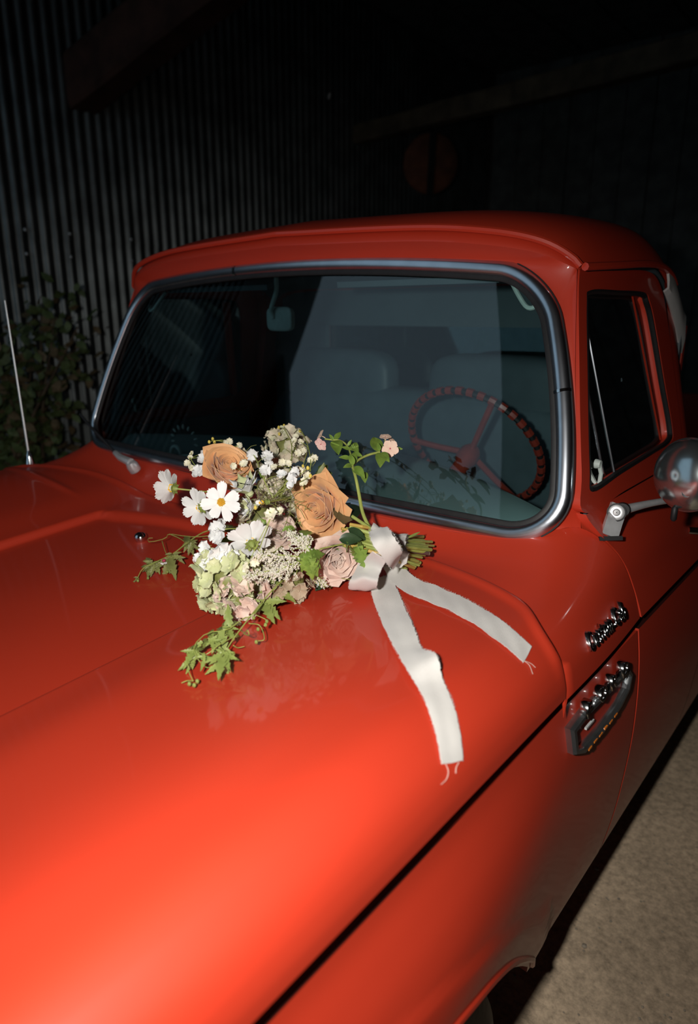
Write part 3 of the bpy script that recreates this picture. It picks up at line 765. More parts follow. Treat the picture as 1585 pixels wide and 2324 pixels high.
for i in range(40):
    a0 = 2*math.pi*i/40
    pth = [swc+(e1*math.cos(a0+k*.03)+e2*math.sin(a0+k*.03))*RS for k in range(4)]
    part(MB().tube(pth, .0115, 8), 'rim_grip', 'wheelred', sw)
for a in (math.radians(62), math.radians(180), math.radians(300)):
    part(MB().tube([swc+ax_*-.02, swc+(e1*math.cos(a)+e2*math.sin(a))*RS*.55+ax_*-.012, swc+(e1*math.cos(a)+e2*math.sin(a))*RS], .009, 8), 'wheel_spoke', 'wheelred', sw)
part(MB().lathe([(.001, .02), (.022, .016), (.03, .0), (.03, -.03), (.022, -.05), (.02, -.30)], swc-ax_*.02, ax_, 24), 'wheel_hub', 'wheelred', sw)
# bench seat with two raised back pads
st_ = link('bench_seat', None, TR); st_['label'] = 'dark vinyl bench seat with padded back'
def pad(c, d, r=.04):
    rows = []
    for i in range(17):
        t = math.pi*i/16; ca, sa = -math.cos(t), math.sin(t); f = lambda v: (abs(v)**.45)*(1 if v > 0 else -1)
        rows.append([Vector(c)+Vector((d[0]/2*f(math.cos(a))*abs(sa)**.35, d[1]/2*f(ca), d[2]/2*f(math.sin(a))*abs(sa)**.35)) for a in [2*math.pi*k/28 for k in range(28)]])
    return MB().grid(rows, closed=True)
part(pad((0, 1.86, .80), (1.42, .50, .20)), 'seat_cushion', 'seat', st_)
part(pad((0, 2.0, 1.10), (1.44, .16, .55)), 'seat_back', 'seat', st_)
for cx in (-.36, .30): part(pad((cx, 1.99, 1.36), (.50, .11, .28)), 'back_pad', 'seat', st_)
# headliner, inner pillars, visors
part(MB().grid([[Vector(roof(a*.97, lerp(.08, .93, t/10)))+Vector((0, 0, -.035)) for a in [i/12 for i in range(-12, 13)]] for t in range(11)]), 'headliner', 'cabin')
for s in (1, -1):
    pth = [(s*.825, 1.29, 1.22), (s*.79, 1.335, 1.42), (s*.745, 1.40, 1.60), (s*.67, 1.40, 1.69)]
    if s < 0: part(MB().tube(catmull(pth, 12), .018, 8), 'inner_pillar', 'cabin')
    b_ = Vector((s*.615, 1.405, 1.690))
    vr = MB().tube(catmull([b_, b_+Vector((s*.025, -.012, -.03)), b_+Vector((s*.05, -.02, -.055)), b_+Vector((s*.068, -.02, -.055)), b_+Vector((s*.07, -.015, -.040))], 14), .005, 8)
    part(vr, 'visor_rod', 'pale')
    part(MB().box((s*.36, 1.47, 1.708), (.46, .15, .014), Matrix.Rotation(.2, 3, 'X')), 'sun_visor', 'cabin', smooth=False)
    part(MB().box((s*.85, 1.65, .92), (.02, .6, .62)), 'door_trim_panel', 'cabin', smooth=False)
rm = link('rear_view_mirror', None, TR); rm['label'] = 'rear-view mirror hanging on a curved stalk'
mc = aty(637, 724, 1.47); top = aty(627, 628, 1.42)
stk = mc+Vector((-.018, -.012, 0))
part(MB().tube(catmull([top, top.lerp(stk, .35)+Vector((.004, 0, 0)), top.lerp(stk, .75)+Vector((-.012, 0, 0)), stk+Vector((0, 0, .01)), stk], 14), .0065, 8), 'mirror_stalk', 'pale', rm)
part(pad(mc, (.105, .022, .070)), 'mirror_housing', 'pale', rm)
# window crank behind the glass, and pale beads standing in for reflected flowers
cr = link('window_crank', None, TR)
c0 = aty(400, 1030, 1.27)
part(MB().tube([c0+Vector((.024*math.cos(a), 0, .024*math.sin(a))) for a in [math.radians(-150+ -i*22) for i in range(11)]]+[c0+Vector((.07, .01, 0))], .006, 8), 'crank_arm', 'pale', cr)
bc = aty(418, 1000, 1.34)
for i in range(9):
    a = math.radians(-10+i*25)
    p = bc+Vector((.062*math.cos(a), .0, .045*math.sin(a)))
    part(MB().ball(p, (.009, .004, .0035), 8, 5, Matrix.Rotation(-a, 3, 'Y')), 'reflection_bead', 'pale', cr)
# ================================================================== THE BOUQUET
BQ0 = Vector((.55, .95, 1.14))
BQ = link('bridal_bouquet', None); BQ.location = BQ0
tag(BQ, 'loose bouquet of caramel roses, white cosmos and trailing vines tied with ivory ribbon', 'bouquet')
RB = random.Random(21)
def bm(name, hue, **k): return mat(name, hue, **k)
K = {}
K['caramel'] = mat('caramel_petal', (0.84, 0.45, 0.20), rough=.6, noise=.18, nscale=35, sheen=.2)
K['blush'] = mat('blush_petal', (0.74, 0.60, 0.51), rough=.6, col2=(.62, .43, .35), nscale=45, sheen=.2)
K['sage'] = mat('sage_petal', (0.62, 0.62, 0.42), rough=.6, col2=(.66, .55, .43), nscale=40)
K['green'] = mat('lime_cream_petal', (0.60, 0.62, 0.37), rough=.6, col2=(.50, .54, .27), nscale=45)
K['beige'] = mat('beige_petal', (0.50, 0.43, 0.30), rough=.65, col2=(.36, .27, .18), nscale=40)
K['white'] = mat('white_petal', (0.74, 0.74, 0.725), rough=.55, noise=.06, nscale=60)
K['cream'] = mat('cream_petal', (0.74, 0.69, 0.47), rough=.55, col2=(.74, .71, .58), nscale=60)
K['yellow'] = mat('yellow_bud', (0.80, 0.62, 0.12), rough=.5, noise=.2, nscale=80)
K['pollen'] = mat('golden_pollen', (0.80, 0.42, 0.02), rough=.7, col2=(.85, .58, .06), nscale=400)
K['leaf'] = mat('fresh_leaf', (0.20, 0.30, 0.05), rough=.45, col2=(.13, .21, .035), nscale=60)
K['vine'] = mat('lime_vine_leaf', (0.26, 0.31, 0.08), rough=.5, col2=(.19, .24, .055), nscale=60)
K['olive'] = mat('olive_vine_leaf', (0.24, 0.25, 0.075), rough=.5, col2=(.16, .17, .05), nscale=60)
K['dkleaf'] = mat('dark_glossy_leaf', (0.035, 0.065, 0.028), rough=.25, noise=.3, nscale=60)
K['stem'] = mat('green_stem', (0.36, 0.40, 0.10), rough=.5, col2=(.27, .32, .07), nscale=50)
K['cut'] = mat('cut_stem_end', (0.62, 0.60, 0.36), rough=.7, noise=.1, nscale=80)
K['woody'] = mat('ochre_stem', (0.55, 0.36, 0.08), rough=.5, noise=.2, nscale=50)
K['purple'] = mat('purple_brown_stem', (0.10, 0.05, 0.045), rough=.45, noise=.2, nscale=50)
K['peach'] = mat('peach_phlox_petal', (0.78, 0.55, 0.42), rough=.6, noise=.1, nscale=60)
K['pink'] = mat('pink_phlox_petal', (0.78, 0.42, 0.40), rough=.6, col2=(.80, .56, .50), nscale=90)
K['magenta'] = mat('magenta_throat', (0.45, 0.04, 0.09), rough=.6, noise=.2, nscale=90)
K['ribbon'] = mat('ivory_ribbon', (0.66, 0.635, 0.60), rough=.75, noise=.05, nscale=30, bump=.35, bscale=900, sheen=.3)
K['thread'] = mat('ribbon_thread', (0.78, 0.60, 0.52), rough=.8, noise=.1, nscale=90)

def bp(u, v, dz=0.0):
    """point of the bouquet mass: low at its front edge, higher towards the windshield"""
    return atz(u, v, 1.122+(1380-v)/380*.210+dz)
def dv(r, u, c): return (RT*r+UP*u-FW*c).normalized()      # right / up / towards the lens
def frame(ax, spin=0.0):
    ax = Vector(ax).normalized(); a = ax.cross(Vector((.13, .21, .97))).normalized(); b = ax.cross(a)
    c, s = math.cos(spin), math.sin(spin); x = a*c+b*s; y = ax.cross(x)
    return Matrix((x, y, ax)).transposed()
def bpart(mb, name, m, parent=None, label=None, **k):
    o = mb.build(name, K[m] if isinstance(m, str) else m, parent or BQ, **k)
    if parent is None: o.location = -BQ0
    if label: o['label'] = label
    return o
def put(rows, c, F): return [[Vector(c)+F @ Vector(p) for p in r] for r in rows]
def petal_rows(L, W, nl=6, nw=5, cup=.2, bend=.15, tip=.0, notch=0.0, ruffle=0.0, base=.25, seed=0, x0=0.0):
    """petal lying along +x from x0, width along y, up z"""
    R3 = random.Random(seed); ph = R3.uniform(0, 6.28); rows = []
    for i in range(nl+1):
        s = i/nl; w = W/2*(base+(1-base)*math.sin(math.pi*min(1, s*.62+.0))**.8)
        if s > .8: w *= 1-(.35+tip)*((s-.8)/.2)**2
        row = []
        for j in range(nw+1):
            t = lerp(-1, 1, j/nw)
            x = x0+L*s-L*(.10+tip*.25)*(t*t)*s**3 - notch*L*s**6*(1+math.cos(t*math.pi*3))*.5
            z = cup*W*(t*t)*(1-s*.3)*.6+bend*L*s*s+ruffle*W*math.sin(t*4.5+ph)*s**2
            row.append((x, t*w, z))
        rows.append(row)
    return rows
def rotz_rows(rows, a):
    c, s = math.cos(a), math.sin(a); return [[(x*c-y*s, x*s+y*c, z) for x, y, z in r] for r in rows]
def tilt_rows(rows, a, piv=0.0):
    c, s = math.cos(a), math.sin(a); return [[(piv+(x-piv)*c-z*s, y, (x-piv)*s+z*c) for x, y, z in r] for r in rows]

# ---------------------------------------------------------------- roses
def rose(c, ax, R, m, name, label, seed, spin=0, open_=1.0, ruf=0.0):
    F = frame(ax, spin); R3 = random.Random(seed); c = Vector(c)
    root = MB(); root.grid(put([[(r*math.cos(a), r*math.sin(a), z) for a in [2*math.pi*k/10 for k in range(10)]] for r, z in ((.004, -R*.95), (.006, -R*.7), (R*.28, -R*.55), (R*.34, -R*.3), (R*.2, -.1*R))], c, F), closed=True)
    ro = bpart(root, name, 'leaf', None, label)
    layers = [(3, .09, .14, 1.02, .66, -.02), (3, .20, .28, 1.02, .80, .00), (4, .36, .48, 1.06, .74, .06), (4, .52, .70, 1.08, .88, .16*open_), (5, .62, .92, .94, .86, .34*open_)]
    for li, (n, r0, r1, h, wd, curl) in enumerate(layers):
        off = R3.uniform(0, 6.28)
        for k in range(n):
            phi = off+2*math.pi*k/n+R3.uniform(-.12, .12); rows = []
            h2 = h*R3.uniform(.92, 1.06); rr = R3.uniform(.94, 1.08); pt = R3.uniform(.02, .22)*(li > 1); tw = R3.uniform(-.12, .12)
            nl, nw = 7, 7
            for i in range(nl+1):
                s = i/nl; row = []
                wa = (math.pi*wd*1.25/(1+li*.28))*(.45+.55*math.sin(math.pi*min(1, .25+s*.55)))
                for j in range(nw+1):
                    t = lerp(-1, 1, j/nw)
                    rad = R*rr*(lerp(r0*.55, r1, s**.7)+.07*t)+R*curl*(s**4)*(1+.35*t*t)*.8+R*.16*(abs(t)**3)*s**2*(li > 1)+R*ruf*math.sin(t*6+k*2+li)*s
                    z = R*(-.45+h2*1.05*s)*(1) - R*curl*.55*(s**5) - R*(.10+pt)*(abs(t)**1.8)*s**2*(.5+.5*(li > 2)) + R*(.03+ruf)*math.sin(t*5+k)*s
                    a = phi+t*wa+tw*s
                    row.append((rad*math.cos(a), rad*math.sin(a), z))
                rows.append(row)
            bpart(MB().thick(put(rows, c, F), .0007), 'petal', m, ro, sharp=70)
    return ro
rose(bp(738, 1150, .005), dv(-.62, -.22, .70), .056, 'caramel', 'rose', 'large open caramel rose', 3, .6)
rose(bp(512, 1066, .020), dv(.35, .42, .60), .047, 'caramel', 'rose', 'caramel rose seen from the side', 8, .2, .45)
rose(bp(762, 1262, .004), dv(.25, -.35, .8), .041, 'blush', 'rose', 'dusty blush rose with curled petals', 12, 1.2, .8, .06)

rose(bp(640, 1212, -.004), dv(-.2, .3, .8), .030, 'blush', 'rose', 'small blush rosebud', 19, 2.2, .5)

# ---------------------------------------------------------------- cosmos
def cosmos(c, ax, R, spin, label, seed, cup=.0, stem_to=None, droop=0.0, n=8):
    F = frame(ax, spin); R3 = random.Random(seed); c = Vector(c)
    mb = MB()
    for k in range(8):      # green sepals behind
        mb.thick(put(rotz_rows(tilt_rows(petal_rows(R*.42, R*.15, 4, 2, 0, -.1, .6), -.10), 2*math.pi*k/8), c+F @ Vector((0, 0, -.004)), F), .0005)
    mb.grid(put([[(r*math.cos(a), r*math.sin(a), z) for a in [2*math.pi*k/10 for k in range(10)]] for r, z in ((.0015, -.014), (.005, -.010), (R*.16, -.004), (R*.17, .000))], c, F), closed=True)
    ro = bpart(mb, 'cosmos', 'vine', None, label)
    for k in range(n):
        a = 2*math.pi*k/n+R3.uniform(-.12, .12); up = cup+R3.uniform(-.10, .10)
        rows = rotz_rows(tilt_rows(petal_rows(R*R3.uniform(.86, 1.06), R*R3.uniform(.50, .62), 7, 9, .10, -.05-droop, .0, .09, .02, .22, seed*31+k, R*.10), up), a)
        bpart(MB().thick(put(rows, c+F @ Vector((0, 0, .0012*(k % 2))), F), .0005), 'petal', 'white', ro, sharp=0)
    dm_ = MB()
    for k in range(46):
        rr = R*.20*math.sqrt((k+.5)/46); a = k*2.39996
        dm_.ball(c+F @ Vector((rr*math.cos(a), rr*math.sin(a), .004+.006*(1-(rr/(R*.2))**2))), (.0016, .0016, .0028), 5, 3, F)
    o = bpart(dm_, 'pollen_disc', 'pollen', ro); o['kind'] = 'stuff'
    if stem_to is not None:
        a = c+F @ Vector((0, 0, -.012)); b = Vector(stem_to); md = (a+b)/2+F @ Vector((0, 0, -.02))
        bpart(MB().tube(catmull([a, md, b], 12), .0017, 6), 'stalk', 'stem', ro)
    return ro
cosmos(bp(503, 1140, .035), dv(.05, .05, 1), .036, .35, 'white cosmos facing the lens', 5, .18, bp(560, 1170), 0, 7)
cosmos(bp(392, 1108, .020), dv(-.90, .12, -.40), .037, .2, 'white cosmos nodding left, seen from behind', 6, .55, bp(500, 1118, .0), .1)
cosmos(bp(456, 1152, .022), dv(-.75, -.15, -.62), .037, .5, 'white cosmos turned away beside the front bloom', 7, .42, bp(540, 1160, .0), .1)
cosmos(bp(570, 1232, .030), dv(-.30, .45, -.60), .042, .9, 'white cosmos turned away in the middle', 9, .35, bp(640, 1240, .0), .1)
cosmos(bp(600, 1140, .035), dv(-.7, -.1, .7), .016, .1, 'spent cosmos with only a golden centre', 10, 1.2, bp(650, 1130, .0), 0, 3)

# ---------------------------------------------------------------- hydrangea-like heads of four-petalled florets
def floret_mesh(L, seed, ruffle=.08, n=4, up=.25, wid=1.15):
    mb = MB(); R3 = random.Random(seed)
    for k in range(n):
        a = 2*math.pi*k/n+R3.uniform(-.2, .2)
        mb.thick(rotz_rows(tilt_rows(petal_rows(L*R3.uniform(.85, 1.1), L*wid, 4, 4, .16, .10, .45, 0, ruffle, .35, seed*7+k), up+R3.uniform(-.3, .45)), a), .0005)
    mb.ball((0, 0, .0015), .0016, 6, 4)
    return mb
FL = {}
def floret(kind, L, seed, **k):
    key = (kind, seed)
    if key not in FL:
        me = floret_mesh(L, seed, **k).build('tmp', K[kind]); d = me.data; bpy.data.objects.remove(me); FL[key] = d
    return FL[key]
def inst(name, data, parent, c, ax, spin, sc=1.0):
    o = link(name, data, parent); F = frame(ax, spin).to_4x4()
    o.matrix_basis = Matrix.Translation(Vector(c)) @ F @ Matrix.Scale(sc, 4); return o
def head(c, ax, R, kind, n, label, seed, L=.0135, flat=.75, ruffle=.10):
    R3 = random.Random(seed); c = Vector(c); F = frame(ax)
    core = MB().ball(c, (R*.62, R*.62, R*.45), 10, 6, F)
    ro = bpart(core, 'hydrangea', 'olive', None, label)
    for k in range(n):
        f = (k+.5)/n; th = math.acos(1-1.55*f); ph = k*2.39996+R3.uniform(-.3, .3)
        d = Vector((math.sin(th)*math.cos(ph), math.sin(th)*math.sin(ph), math.cos(th)*flat))
        p = c+F @ (d*R*R3.uniform(.74, 1.12)); ax2 = (F @ d)+Vector((R3.gauss(0, .45), R3.gauss(0, .45), R3.gauss(0, .45)))
        inst('floret', floret(kind, L, k % 4, ruffle=ruffle), ro, p, ax2, R3.uniform(0, 6), R3.uniform(.95, 1.55))
    return ro
head(bp(512, 1312, .010), dv(-.35, -.05, .9), .050, 'green', 34, 'green-cream hydrangea head at the left edge', 2, .0165)
head(bp(548, 1352, .004), dv(-.10, -.35, .85), .040, 'blush', 24, 'blush hydrangea head at the lower edge', 16, .0165)
head(bp(650, 1012, .000), dv(.0, .35, .9), .042, 'sage', 26, 'sage hydrangea head at the top', 4, .0155)
head(bp(590, 1180, -.020), dv(-.1, .1, .95), .050, 'beige', 26, 'faded beige hydrangea in the middle', 6, .0140)
head(bp(662, 1312, -.004), dv(.15, -.35, .85), .040, 'beige', 22, 'faded beige hydrangea at the lower edge', 8, .0150)
head(bp(650, 1110, -.012), dv(.0, .1, .95), .050, 'sage', 30, 'pale sage hydrangea beside the large rose', 10, .0125)
head(bp(590, 1300, -.020), dv(-.1, -.2, .9), .042, 'sage', 20, 'sage hydrangea under the white plumes', 12, .0140)
head(bp(555, 1060, -.012), dv(-.1, .3, .9), .034, 'sage', 16, 'small sage hydrangea behind the side rose', 14, .0125)

# ---------------------------------------------------------------- white and cream blossoms on sprays
def spray(path, kind, spots, label, seed, L=.0095, n=3, ruffle=.20, r=.0011, name='blossom_spray', buds=()):
    R3 = random.Random(seed); pts = [bp(*p) for p in path]
    ro = bpart(MB().tube(catmull(pts, max(8, len(pts)*5)), r, 6), name, 'stem', None, label)
    for i, s in enumerate(spots):
        p = bp(s[0], s[1], s[2] if len(s) > 2 else .02); near = min(pts, key=lambda q: (q-p).length)
        sc = s[3] if len(s) > 3 else 1.0
        inst('blossom', floret(kind, L, i % 4+20, ruffle=ruffle, n=n, up=.10, wid=1.3), ro, p, dv(R3.uniform(-.7, .4), R3.uniform(-.2, .6), .8), R3.uniform(0, 6), sc*1.25)
        if (near-p).length > .004: bpart(MB().tube([near, (near+p)/2+Vector((0, 0, .002)), p], .0007, 5), 'pedicel', 'stem', ro)
    for b in buds:
        p = bp(b[0], b[1], b[2] if len(b) > 2 else .02); near = min(pts, key=lambda q: (q-p).length)
        mbb = MB().ball(p, (.0032, .0032, .0042), 7, 5); bpart(mbb, 'bud', 'yellow', ro)
        bpart(MB().tube([near, p], .0006, 5), 'pedicel', 'stem', ro)
    return ro
spray([(560, 1080, .01), (520, 1040, .02), (500, 1020, .02), (484, 1000, .02)], 'cream', [(512, 1018, .03, .9), (522, 1002, .02, .8), (544, 1012, .02, .8), (488, 1022, .02, .7), (555, 1052, .03, .9), (530, 1058, .04, .7), (512, 1005, .02, .7)], 'cream orchid-like spray over the side rose', 31, buds=[(483, 996), (475, 1003), (487, 1003)])
spray([(500, 1100, 0), (470, 1075, .01), (445, 1058, .015), (432, 1040, .015)], 'white', [(462, 1042, .015, 1.2), (452, 1072, .02, 1.35), (472, 1058, .012, .9), (465, 1030, .01, .8)], 'white blossoms left of the side rose', 33, L=.0105)
spray([(470, 1075, .01), (440, 1062, .015), (430, 1050, .015), (434, 1030, .015)], 'cream', [(426, 1052, .015, .8), (432, 1038, .015, .6), (434, 1062, .015, .7), (436, 1028, .015, .5)], 'thin cream sprig at the far left', 34)
spray([(640, 1120, .02), (660, 1060, .03), (662, 1010, .03), (652, 985, .03), (645, 972, .03)], 'cream', [(668, 1000, .03, .7), (640, 1050, .04, .8), (622, 1060, .04, .8), (676, 1028, .03, .8), (655, 1052, .04, .7)], 'cream spray arching at the top', 35, buds=[(633, 970), (634, 985), (645, 966)])
spray([(690, 1110, .02), (705, 1060, .03), (700, 1015, .03), (688, 985, .03), (680, 975, .03)], 'cream', [(672, 992, .03, .75), (682, 1004, .03, .7), (690, 1024, .03, .8), (714, 1040, .03, .75), (705, 1045, .03, .7), (696, 1080, .035, .9), (678, 1070, .04, 1.0), (690, 1095, .04, .9)], 'cream spray beside the large rose', 36, buds=[(681, 978), (700, 1062), (688, 1058)])
spray([(620, 1130, .02), (600, 1090, .03), (585, 1050, .03), (575, 1030, .03)], 'white', [(573, 1032, .03, 1.15), (606, 1036, .03, 1.2), (603, 1068, .04, 1.1), (665, 1092, .05, 1.35), (672, 1072, .045, 1.0), (640, 1078, .045, .9), (610, 1052, .04, .8)], 'white blossoms under the top hydrangea', 37, L=.0105, buds=[(705, 1080, .05), (699, 1062, .05), (580, 1152, .05)])
spray([(560, 1200, .01), (520, 1200, .02), (500, 1205, .02)], 'white', [(493, 1200, .02, 1.4), (502, 1220, .025, 1.3), (488, 1218, .02, 1.1), (505, 1190, .02, 1.0)], 'ruffled white blossoms at the left', 38, L=.0120)
spray([(560, 1270, .01), (510, 1262, .02), (480, 1255, .02), (455, 1262, .02)], 'white', [(468, 1245, .02, 1.2), (478, 1268, .025, 1.3), (512, 1252, .03, 1.6), (492, 1262, .03, 1.3), (468, 1280, .02, 1.1), (450, 1268, .015, .9), (530, 1262, .03, 1.1)], 'ruffled white blossoms above the green hydrangea', 39, L=.0120)
spray([(620, 1170, .03), (612, 1162, .05), (618, 1168, .05)], 'cream', [(616, 1168, .05, 1.1), (636, 1160, .045, .8), (560, 1288, .03, 1.0), (580, 1275, .035, .9)], 'cream blossoms below the golden centre', 40)

# ---------------------------------------------------------------- pointed white bud (protea-like)
def pbud(c, ax, R, label, seed):
    F = frame(ax); c = Vector(c); ro = bpart(MB().lathe([(.004, -R*.3), (R*.35, -R*.1), (R*.3, R*.2), (.001, R*.35)], c, ax, 12), 'pointed_bloom', 'green', None, label)
    R3 = random.Random(seed)
    for k in range(14):
        ring = k//7; a = 2*math.pi*(k % 7)/7+ring*.45
        rows = rotz_rows(tilt_rows(petal_rows(R*(1.9-ring*.25), R*.75, 6, 4, .22, -.12, .75, 0, 0, .5, k, R*.16), 1.12-ring*.22+R3.uniform(-.1, .1)), a)
        bpart(MB().thick(put(rows, c+F @ Vector((0, 0, -R*.2)), F), .0006), 'petal', 'white' if k % 3 else 'green', ro, sharp=0)
pbud(bp(566, 1120, .015), dv(-.35, .75, .35), .026, 'pointed white bloom in the centre', 3)
pbud(bp(578, 1150, .012), dv(-.8, -.05, .5), .019, 'pointed white and green bud lying sideways', 4)

# ---------------------------------------------------------------- astilbe plumes
def plume(a, b, label, seed, w=.016, n=420):
    R3 = random.Random(seed); A, B = bp(*a), bp(*b); ro = bpart(MB().tube(catmull([A, (A+B)/2+Vector((0, 0, .004)), B], 10), lambda t: .0016*(1-t*.7), 6), 'astilbe_plume', 'stem', None, label)
    ax = (B-A).normalized(); F = frame(ax); mb = MB(); tw = MB()
    nb = 22
    for i in range(nb):
        t = .12+.88*i/nb; p = A.lerp(B, t); L = w*1.6*(1-t)**.7+.004; ph = i*2.4; d = (F @ Vector((math.cos(ph), math.sin(ph), .9))).normalized()
        tw.tube([p, p+d*L], .0005, 4)
        for k in range(n//nb):
            f = R3.random(); q = p+d*L*f+Vector((R3.gauss(0, .0017), R3.gauss(0, .0017), R3.gauss(0, .0017))); r = R3.uniform(.0009, .0017)
            mb.ball(q, r, 5, 3)
    bpart(mb, 'plume_fluff', K['fluff'], ro)['kind'] = 'stuff'
    bpart(tw, 'plume_twigs', 'stem', ro)['kind'] = 'stuff'
K['fluff'] = mat('astilbe_fluff', (0.74, 0.70, 0.60), rough=.8, noise=.12, nscale=300)
plume((715, 1262, .035), (655, 1208, .04), 'white astilbe plume pointing up', 1)
plume((700, 1268, .030), (582, 1262, .045), 'white astilbe plume pointing left', 2, .020, 560)
plume((680, 1285, .025), (556, 1312, .035), 'white astilbe plume over the green hydrangea', 3, .018, 520)
plume((690, 1272, .030), (618, 1305, .035), 'white astilbe plume in the middle', 4, .020, 520)
plume((700, 1255, .035), (690, 1222, .04), 'short white astilbe plume', 5, .014, 300)
plume((705, 1300, .012), (742, 1330, .004), 'small astilbe tip at the lower edge', 6, .007, 120)

# ---------------------------------------------------------------- leaves
def leaf_rows(L, W, teeth=0, fold=.25, droop=.15, nl=10, seed=0):
    rows = []
    for i in range(nl+1):
        s = i/nl; w = W/2*(math.sin(math.pi*min(1, s**.75))**.85)*(1.0 if s < 1 else 0)+.0003
        if teeth: w *= 1+.62*((i % 2)-.5)
        rows.append([(L*s-(.07*L*abs(t)*(i % 2) if teeth else 0), t*w, fold*abs(t)*w-droop*L*s*s+.02*L*math.sin(seed+t*3)*s) for t in (-1, -.5, 0, .5, 1)])
    return rows
def leaf(parent, a, d, L, W, m='leaf', teeth=1, up=None, fold=.25, droop=.15, seed=0, name='leaf', label=None):
    d = Vector(d).normalized(); up = Vector(up) if up is not None else dv(0, .4, .9)
    y = up.cross(d).normalized(); z = d.cross(y); F = Matrix((d, y, z)).transposed()
    return bpart(MB().thick(put(leaf_rows(L, W, teeth, fold, droop, 10, seed), a, F), .0005), name, m, parent, label, sharp=0)
def leafat(parent, u0, v0, u1, v1, dz0=.02, dz1=.02, w=.42, **k):
    a, b = bp(u0, v0, dz0), bp(u1, v1, dz1); return leaf(parent, a, b-a, (b-a).length, (b-a).length*w, **k)
# leafy fill: a sprig of dark leaves under the blooms
sp = bpart(MB().tube([bp(840, 1210, .0), bp(760, 1210, -.02), bp(680, 1220, -.03), bp(600, 1220, -.03)], .003, 6), 'foliage_sprig', 'stem', None, 'dark leafy sprigs under the blooms')
for i in range(34):
    u, v = RB.uniform(520, 800), RB.uniform(1060, 1330)
    if v > 1250+ (u-500)*.25: continue
    a = bp(u, v, RB.uniform(-.035, -.01)); leaf(sp, a, dv(RB.uniform(-1, .6), RB.uniform(-.7, .7), RB.uniform(-.1, .5)), RB.uniform(.035, .05), RB.uniform(.016, .024), RB.choice(['dkleaf', 'leaf', 'leaf', 'olive']), RB.choice([0, 1]), seed=i)
leafat(sp, 770, 1225, 822, 1222, .03, .03, .55, m='dkleaf', teeth=0, fold=.35, name='glossy_leaf', label='dark glossy oval leaf')
leafat(sp, 780, 1190, 798, 1120, .02, .0, .35, m='dkleaf', teeth=0)
leafat(sp, 738, 1070, 728, 1050, .0, .0, .5, m='leaf', teeth=0)
leafat(sp, 722, 1100, 734, 1052, .0, .02, .35, m='olive', teeth=0)
leafat(sp, 745, 1320, 700, 1322, -.02, -.02, .45, m='dkleaf', teeth=0); leafat(sp, 760, 1300, 715, 1338, -.015, -.02, .5, m='dkleaf', teeth=0)
leafat(sp, 790, 1200, 835, 1225, .03, .02, .4, m='dkleaf', teeth=0)
def hand(parent, c, tips, dz0=.03, dz1=.03, m='leaf', w=.42):
    for i, (u, v) in enumerate(tips): leafat(parent, c[0], c[1], u, v, dz0, dz1-.004*(i % 2), w, m=m, seed=i)
hs = bpart(MB().tube([bp(800, 1230, .02), bp(730, 1245, .03), bp(703, 1260, .035)], .0014, 6), 'toothed_sprig', 'stem', None, 'fresh green toothed leaves in front')
hand(hs, (697, 1262), [(742, 1252), (712, 1320), (682, 1300), (735, 1290), (668, 1268), (725, 1312)], .04, .03)
hand(hs, (690, 1218), [(672, 1235), (700, 1195), (712, 1222), (690, 1240), (705, 1240)], .04, .035)
hand(hs, (812, 1240), [(838, 1298), (808, 1275), (838, 1255), (822, 1285)], .03, .012)
hand(hs, (655, 1195), [(640, 1205), (672, 1200), (660, 1215)], .04, .04)
hand(hs, (790, 1235), [(800, 1243), (782, 1252)], .03, .02)

# fine grassy strands between the blooms
fs = MB()
for i in range(110):
    u, v = RB.gauss(645, 42), RB.gauss(1125, 42)
    a = bp(u, v, RB.uniform(.0, .03)); d = dv(RB.gauss(-.2, 1), RB.gauss(0, .7), RB.uniform(.2, .9))*RB.uniform(.015, .035)
    fs.tube([a, a+d*.5+Vector((0, 0, .004)), a+d], .0006, 4)
fso = bpart(fs, 'grassy_strands', 'olive', None); fso['kind'] = 'stuff'
# ---------------------------------------------------------------- trailing vines
def hp(u, v, h): return on_hood(u, v, h)
def vine(paths, leaves, buds, m, label, seed, r=.0017):
    mb = MB()
    ro = bpart(MB().tube(catmull([hp(*p) for p in paths[0]], 30), lambda t: r*(1-.5*t), 6), 'trailing_vine', 'stem', None, label)
    for p in paths[1:]: bpart(MB().tube(catmull([hp(*q) for q in p], 16), lambda t: .0010*(1-.4*t), 5), 'tendril', 'stem', ro)
    R3 = random.Random(seed)
    for i, l in enumerate(leaves):
        a, b = hp(l[0], l[1], l[4] if len(l) > 4 else .03), hp(l[2], l[3], l[5] if len(l) > 5 else .022)
        Lg = (b-a).length; leaf(ro, a, b-a, Lg*1.0, Lg*.25, m, 1, seed=i, droop=.12)
        d3 = dv(R3.uniform(-1, .6), R3.uniform(-1, .5), R3.uniform(-.1, .5)); leaf(ro, a+dv(R3.uniform(-1, 1), R3.uniform(-1, 1), .3)*.008, d3, Lg*R3.uniform(.5, .8), Lg*.18, m, 1, seed=i+3, droop=.15)
        if Lg > .014:
            for sg in (-1, 1):
                d2 = Matrix.Rotation(sg*R3.uniform(.85, 1.25), 3, dv(0, .5, .8)) @ (b-a); leaf(ro, a, d2, Lg*R3.uniform(.45, .7), Lg*.15, m, 1, seed=i+sg, droop=.2)
    for u, v, h in buds:
        bpart(MB().ball(hp(u, v, h), (.003, .003, .0036), 7, 5), 'bud', 'vine', ro)
    return ro
